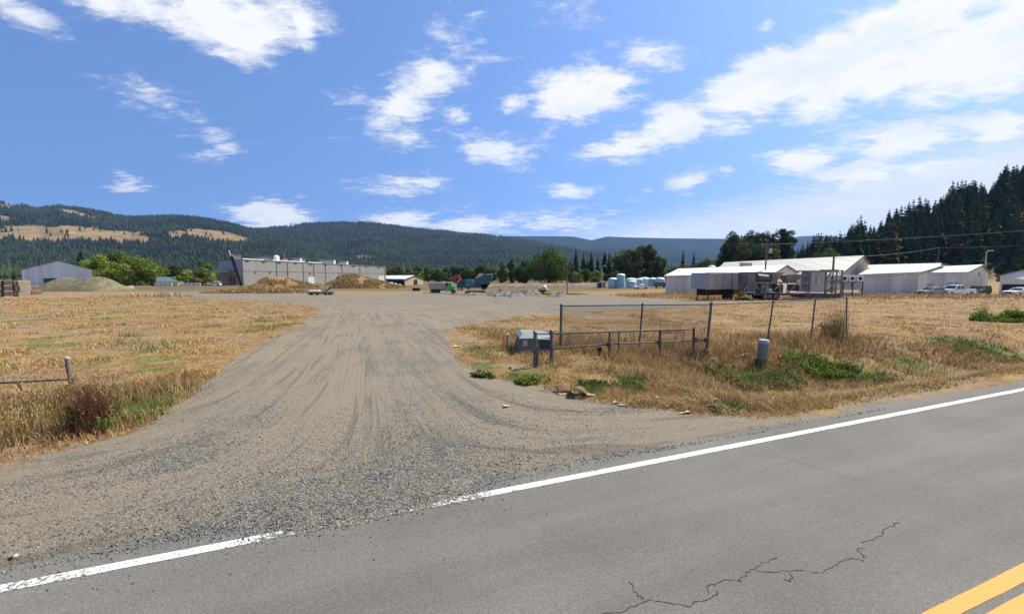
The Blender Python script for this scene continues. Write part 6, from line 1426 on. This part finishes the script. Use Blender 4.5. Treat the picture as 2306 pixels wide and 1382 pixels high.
# cut hay lying in the ditch
n = 34000; u = rng.uniform(4.5, 26, n); v = rng.uniform(5.0, 9.6, n); x, y = xy(u, v); k = (gravel(x, y) < .3) & (fbm(x*1.4, y*1.4, 4) > .47); x, y = x[k], y[k]; n = len(x)
th = rng.uniform(0, 6.28, n); d = np.stack([np.cos(th), np.sin(th), rng.uniform(-.1, .45, n)], 1); L_ = rng.uniform(.1, .36, n)[:, None]; P = np.stack([x, y, hz(x, y)+rng.uniform(.0, .16, n)], 1)
s_ = np.stack([-d[:, 1], d[:, 0], 0*x], 1)*rng.uniform(.003, .008, n)[:, None]
V4 = np.stack([P-d*L_/2-s_, P-d*L_/2+s_, P+d*L_/2+s_*.4, P+d*L_/2-s_*.4], 1).reshape(-1, 3)
cc = np.array(STRAW+OLV+BROWN+[(.33,.34,.26)])[rng.integers(0, 12, n)]*rng.uniform(.6, 1.1, n)[:, None]
props(npmesh('cut_hay', V4, np.arange(n*4).reshape(-1, 4), GRASSM, cols=np.repeat(cc, 4, 0)), 'cut stalks and hay lying in the roadside ditch', 'hay', kind='stuff')

# ------------------------------------------------------------------ loose stones
def stones(n, fn, smin, smax, name, label, pw=2.5):
    x, y = fn(n); n = len(x); s_ = (smin+(smax-smin)*rng.random(n)**pw)
    base = np.array([[1,0,0],[-1,0,0],[0,1,0],[0,-1,0],[0,0,.75],[0,0,-.5],[.6,.6,.35],[-.6,-.55,.3]], float)[:6]
    j = base[None]*(1+rng.uniform(-.35, .35, (n, 6, 3)))+rng.uniform(-.15, .15, (n, 6, 3)); th = rng.uniform(0, 6.28, n); ct, st_ = np.cos(th)[:, None], np.sin(th)[:, None]
    jx = j[..., 0]*ct-j[..., 1]*st_; jy = j[..., 0]*st_+j[..., 1]*ct
    zz2 = np.maximum(hz(x, y), np.where(uv(x, y)[1] < 4.72, .004, -9))
    Vx = np.stack([jx*s_[:, None]+x[:, None], jy*s_[:, None]+y[:, None], j[..., 2]*s_[:, None]*.8+zz2[:, None]+s_[:, None]*.12], -1).reshape(-1, 3)
    tr = np.array([[0,2,4],[2,1,4],[1,3,4],[3,0,4],[2,0,5],[1,2,5],[3,1,5],[0,3,5]]); F_ = (np.arange(n)[:, None, None]*6+tr[None]).reshape(-1, 3)
    g_ = rng.random(n)[:, None]; c = (.055+.30*g_**1.6)*np.array([1, .985, .95])*(1+rng.normal(0, .04, (n, 3)))
    props(npmesh(name, Vx, F_, STM, cols=np.repeat(np.clip(c, .01, 1), 6, 0)), label, 'gravel', kind='stuff')
STM = colmat('stone_chips', .85)
def near(n):
    u = rng.uniform(-9, 9, n); v = 3.95+rng.gamma(1.7, 1.5, n); x, y = xy(u, v); G = gravel(x, y)
    hp = np.hypot(u+.3, (v-3.9)*.8); up_ = u-.3; vp_ = np.maximum(v-4.4, 0)+.5; q = np.hypot(up_, vp_)+1.5
    dn_ = fbm(up_*vp_/q*2.2+40, (vp_*vp_-up_*up_)/q*.12, 4)
    k = ((G > .4) | (v < 5)) & (rng.random(n) < np.clip(1.2*np.exp(-(hp/2.2)**1.6)+S(dn_, .5, .64)*.5, 0, 1)) & ((v > 4.40) | ((np.abs(u-.05) < 1.5*rng.random(n)**.4) & (v > 4.02+.16*rng.random(n))))
    return x[k], y[k]
stones(260000, near, .0035, .014, 'loose_gravel', 'loose crushed stone chips strewn over the mouth of the gravel drive')
def onroad(n):
    u = rng.normal(-.2, 1.6, n); v = 4.42-rng.gamma(1.0, .16, n); k = (v > 2.2) & (v < 4.7); return xy(u[k], v[k])
stones(2600, onroad, .003, .010, 'scattered_chips', 'sparse stone chips scattered over the asphalt beside the drive')

# ------------------------------------------------------------------ air
m = bpy.data.materials.new('haze_air'); m.use_nodes = True; nn3 = m.node_tree.nodes
for q in list(nn3): nn3.remove(q)
o_ = nn3.new('ShaderNodeOutputMaterial'); pv = nn3.new('ShaderNodeVolumePrincipled'); pv.inputs['Color'].default_value = (.36,.60,1.0,1); pv.inputs['Density'].default_value = 4.2e-5; pv.inputs['Anisotropy'].default_value = .2
m.node_tree.links.new(pv.outputs[0], o_.inputs['Volume'])
props(MB().box(-9800, 9800, -140, 11500, -14, 1100).build('haze', m), 'thin blue summer haze over the valley', 'haze', kind='stuff')
sc.cycles.volume_max_steps = 32
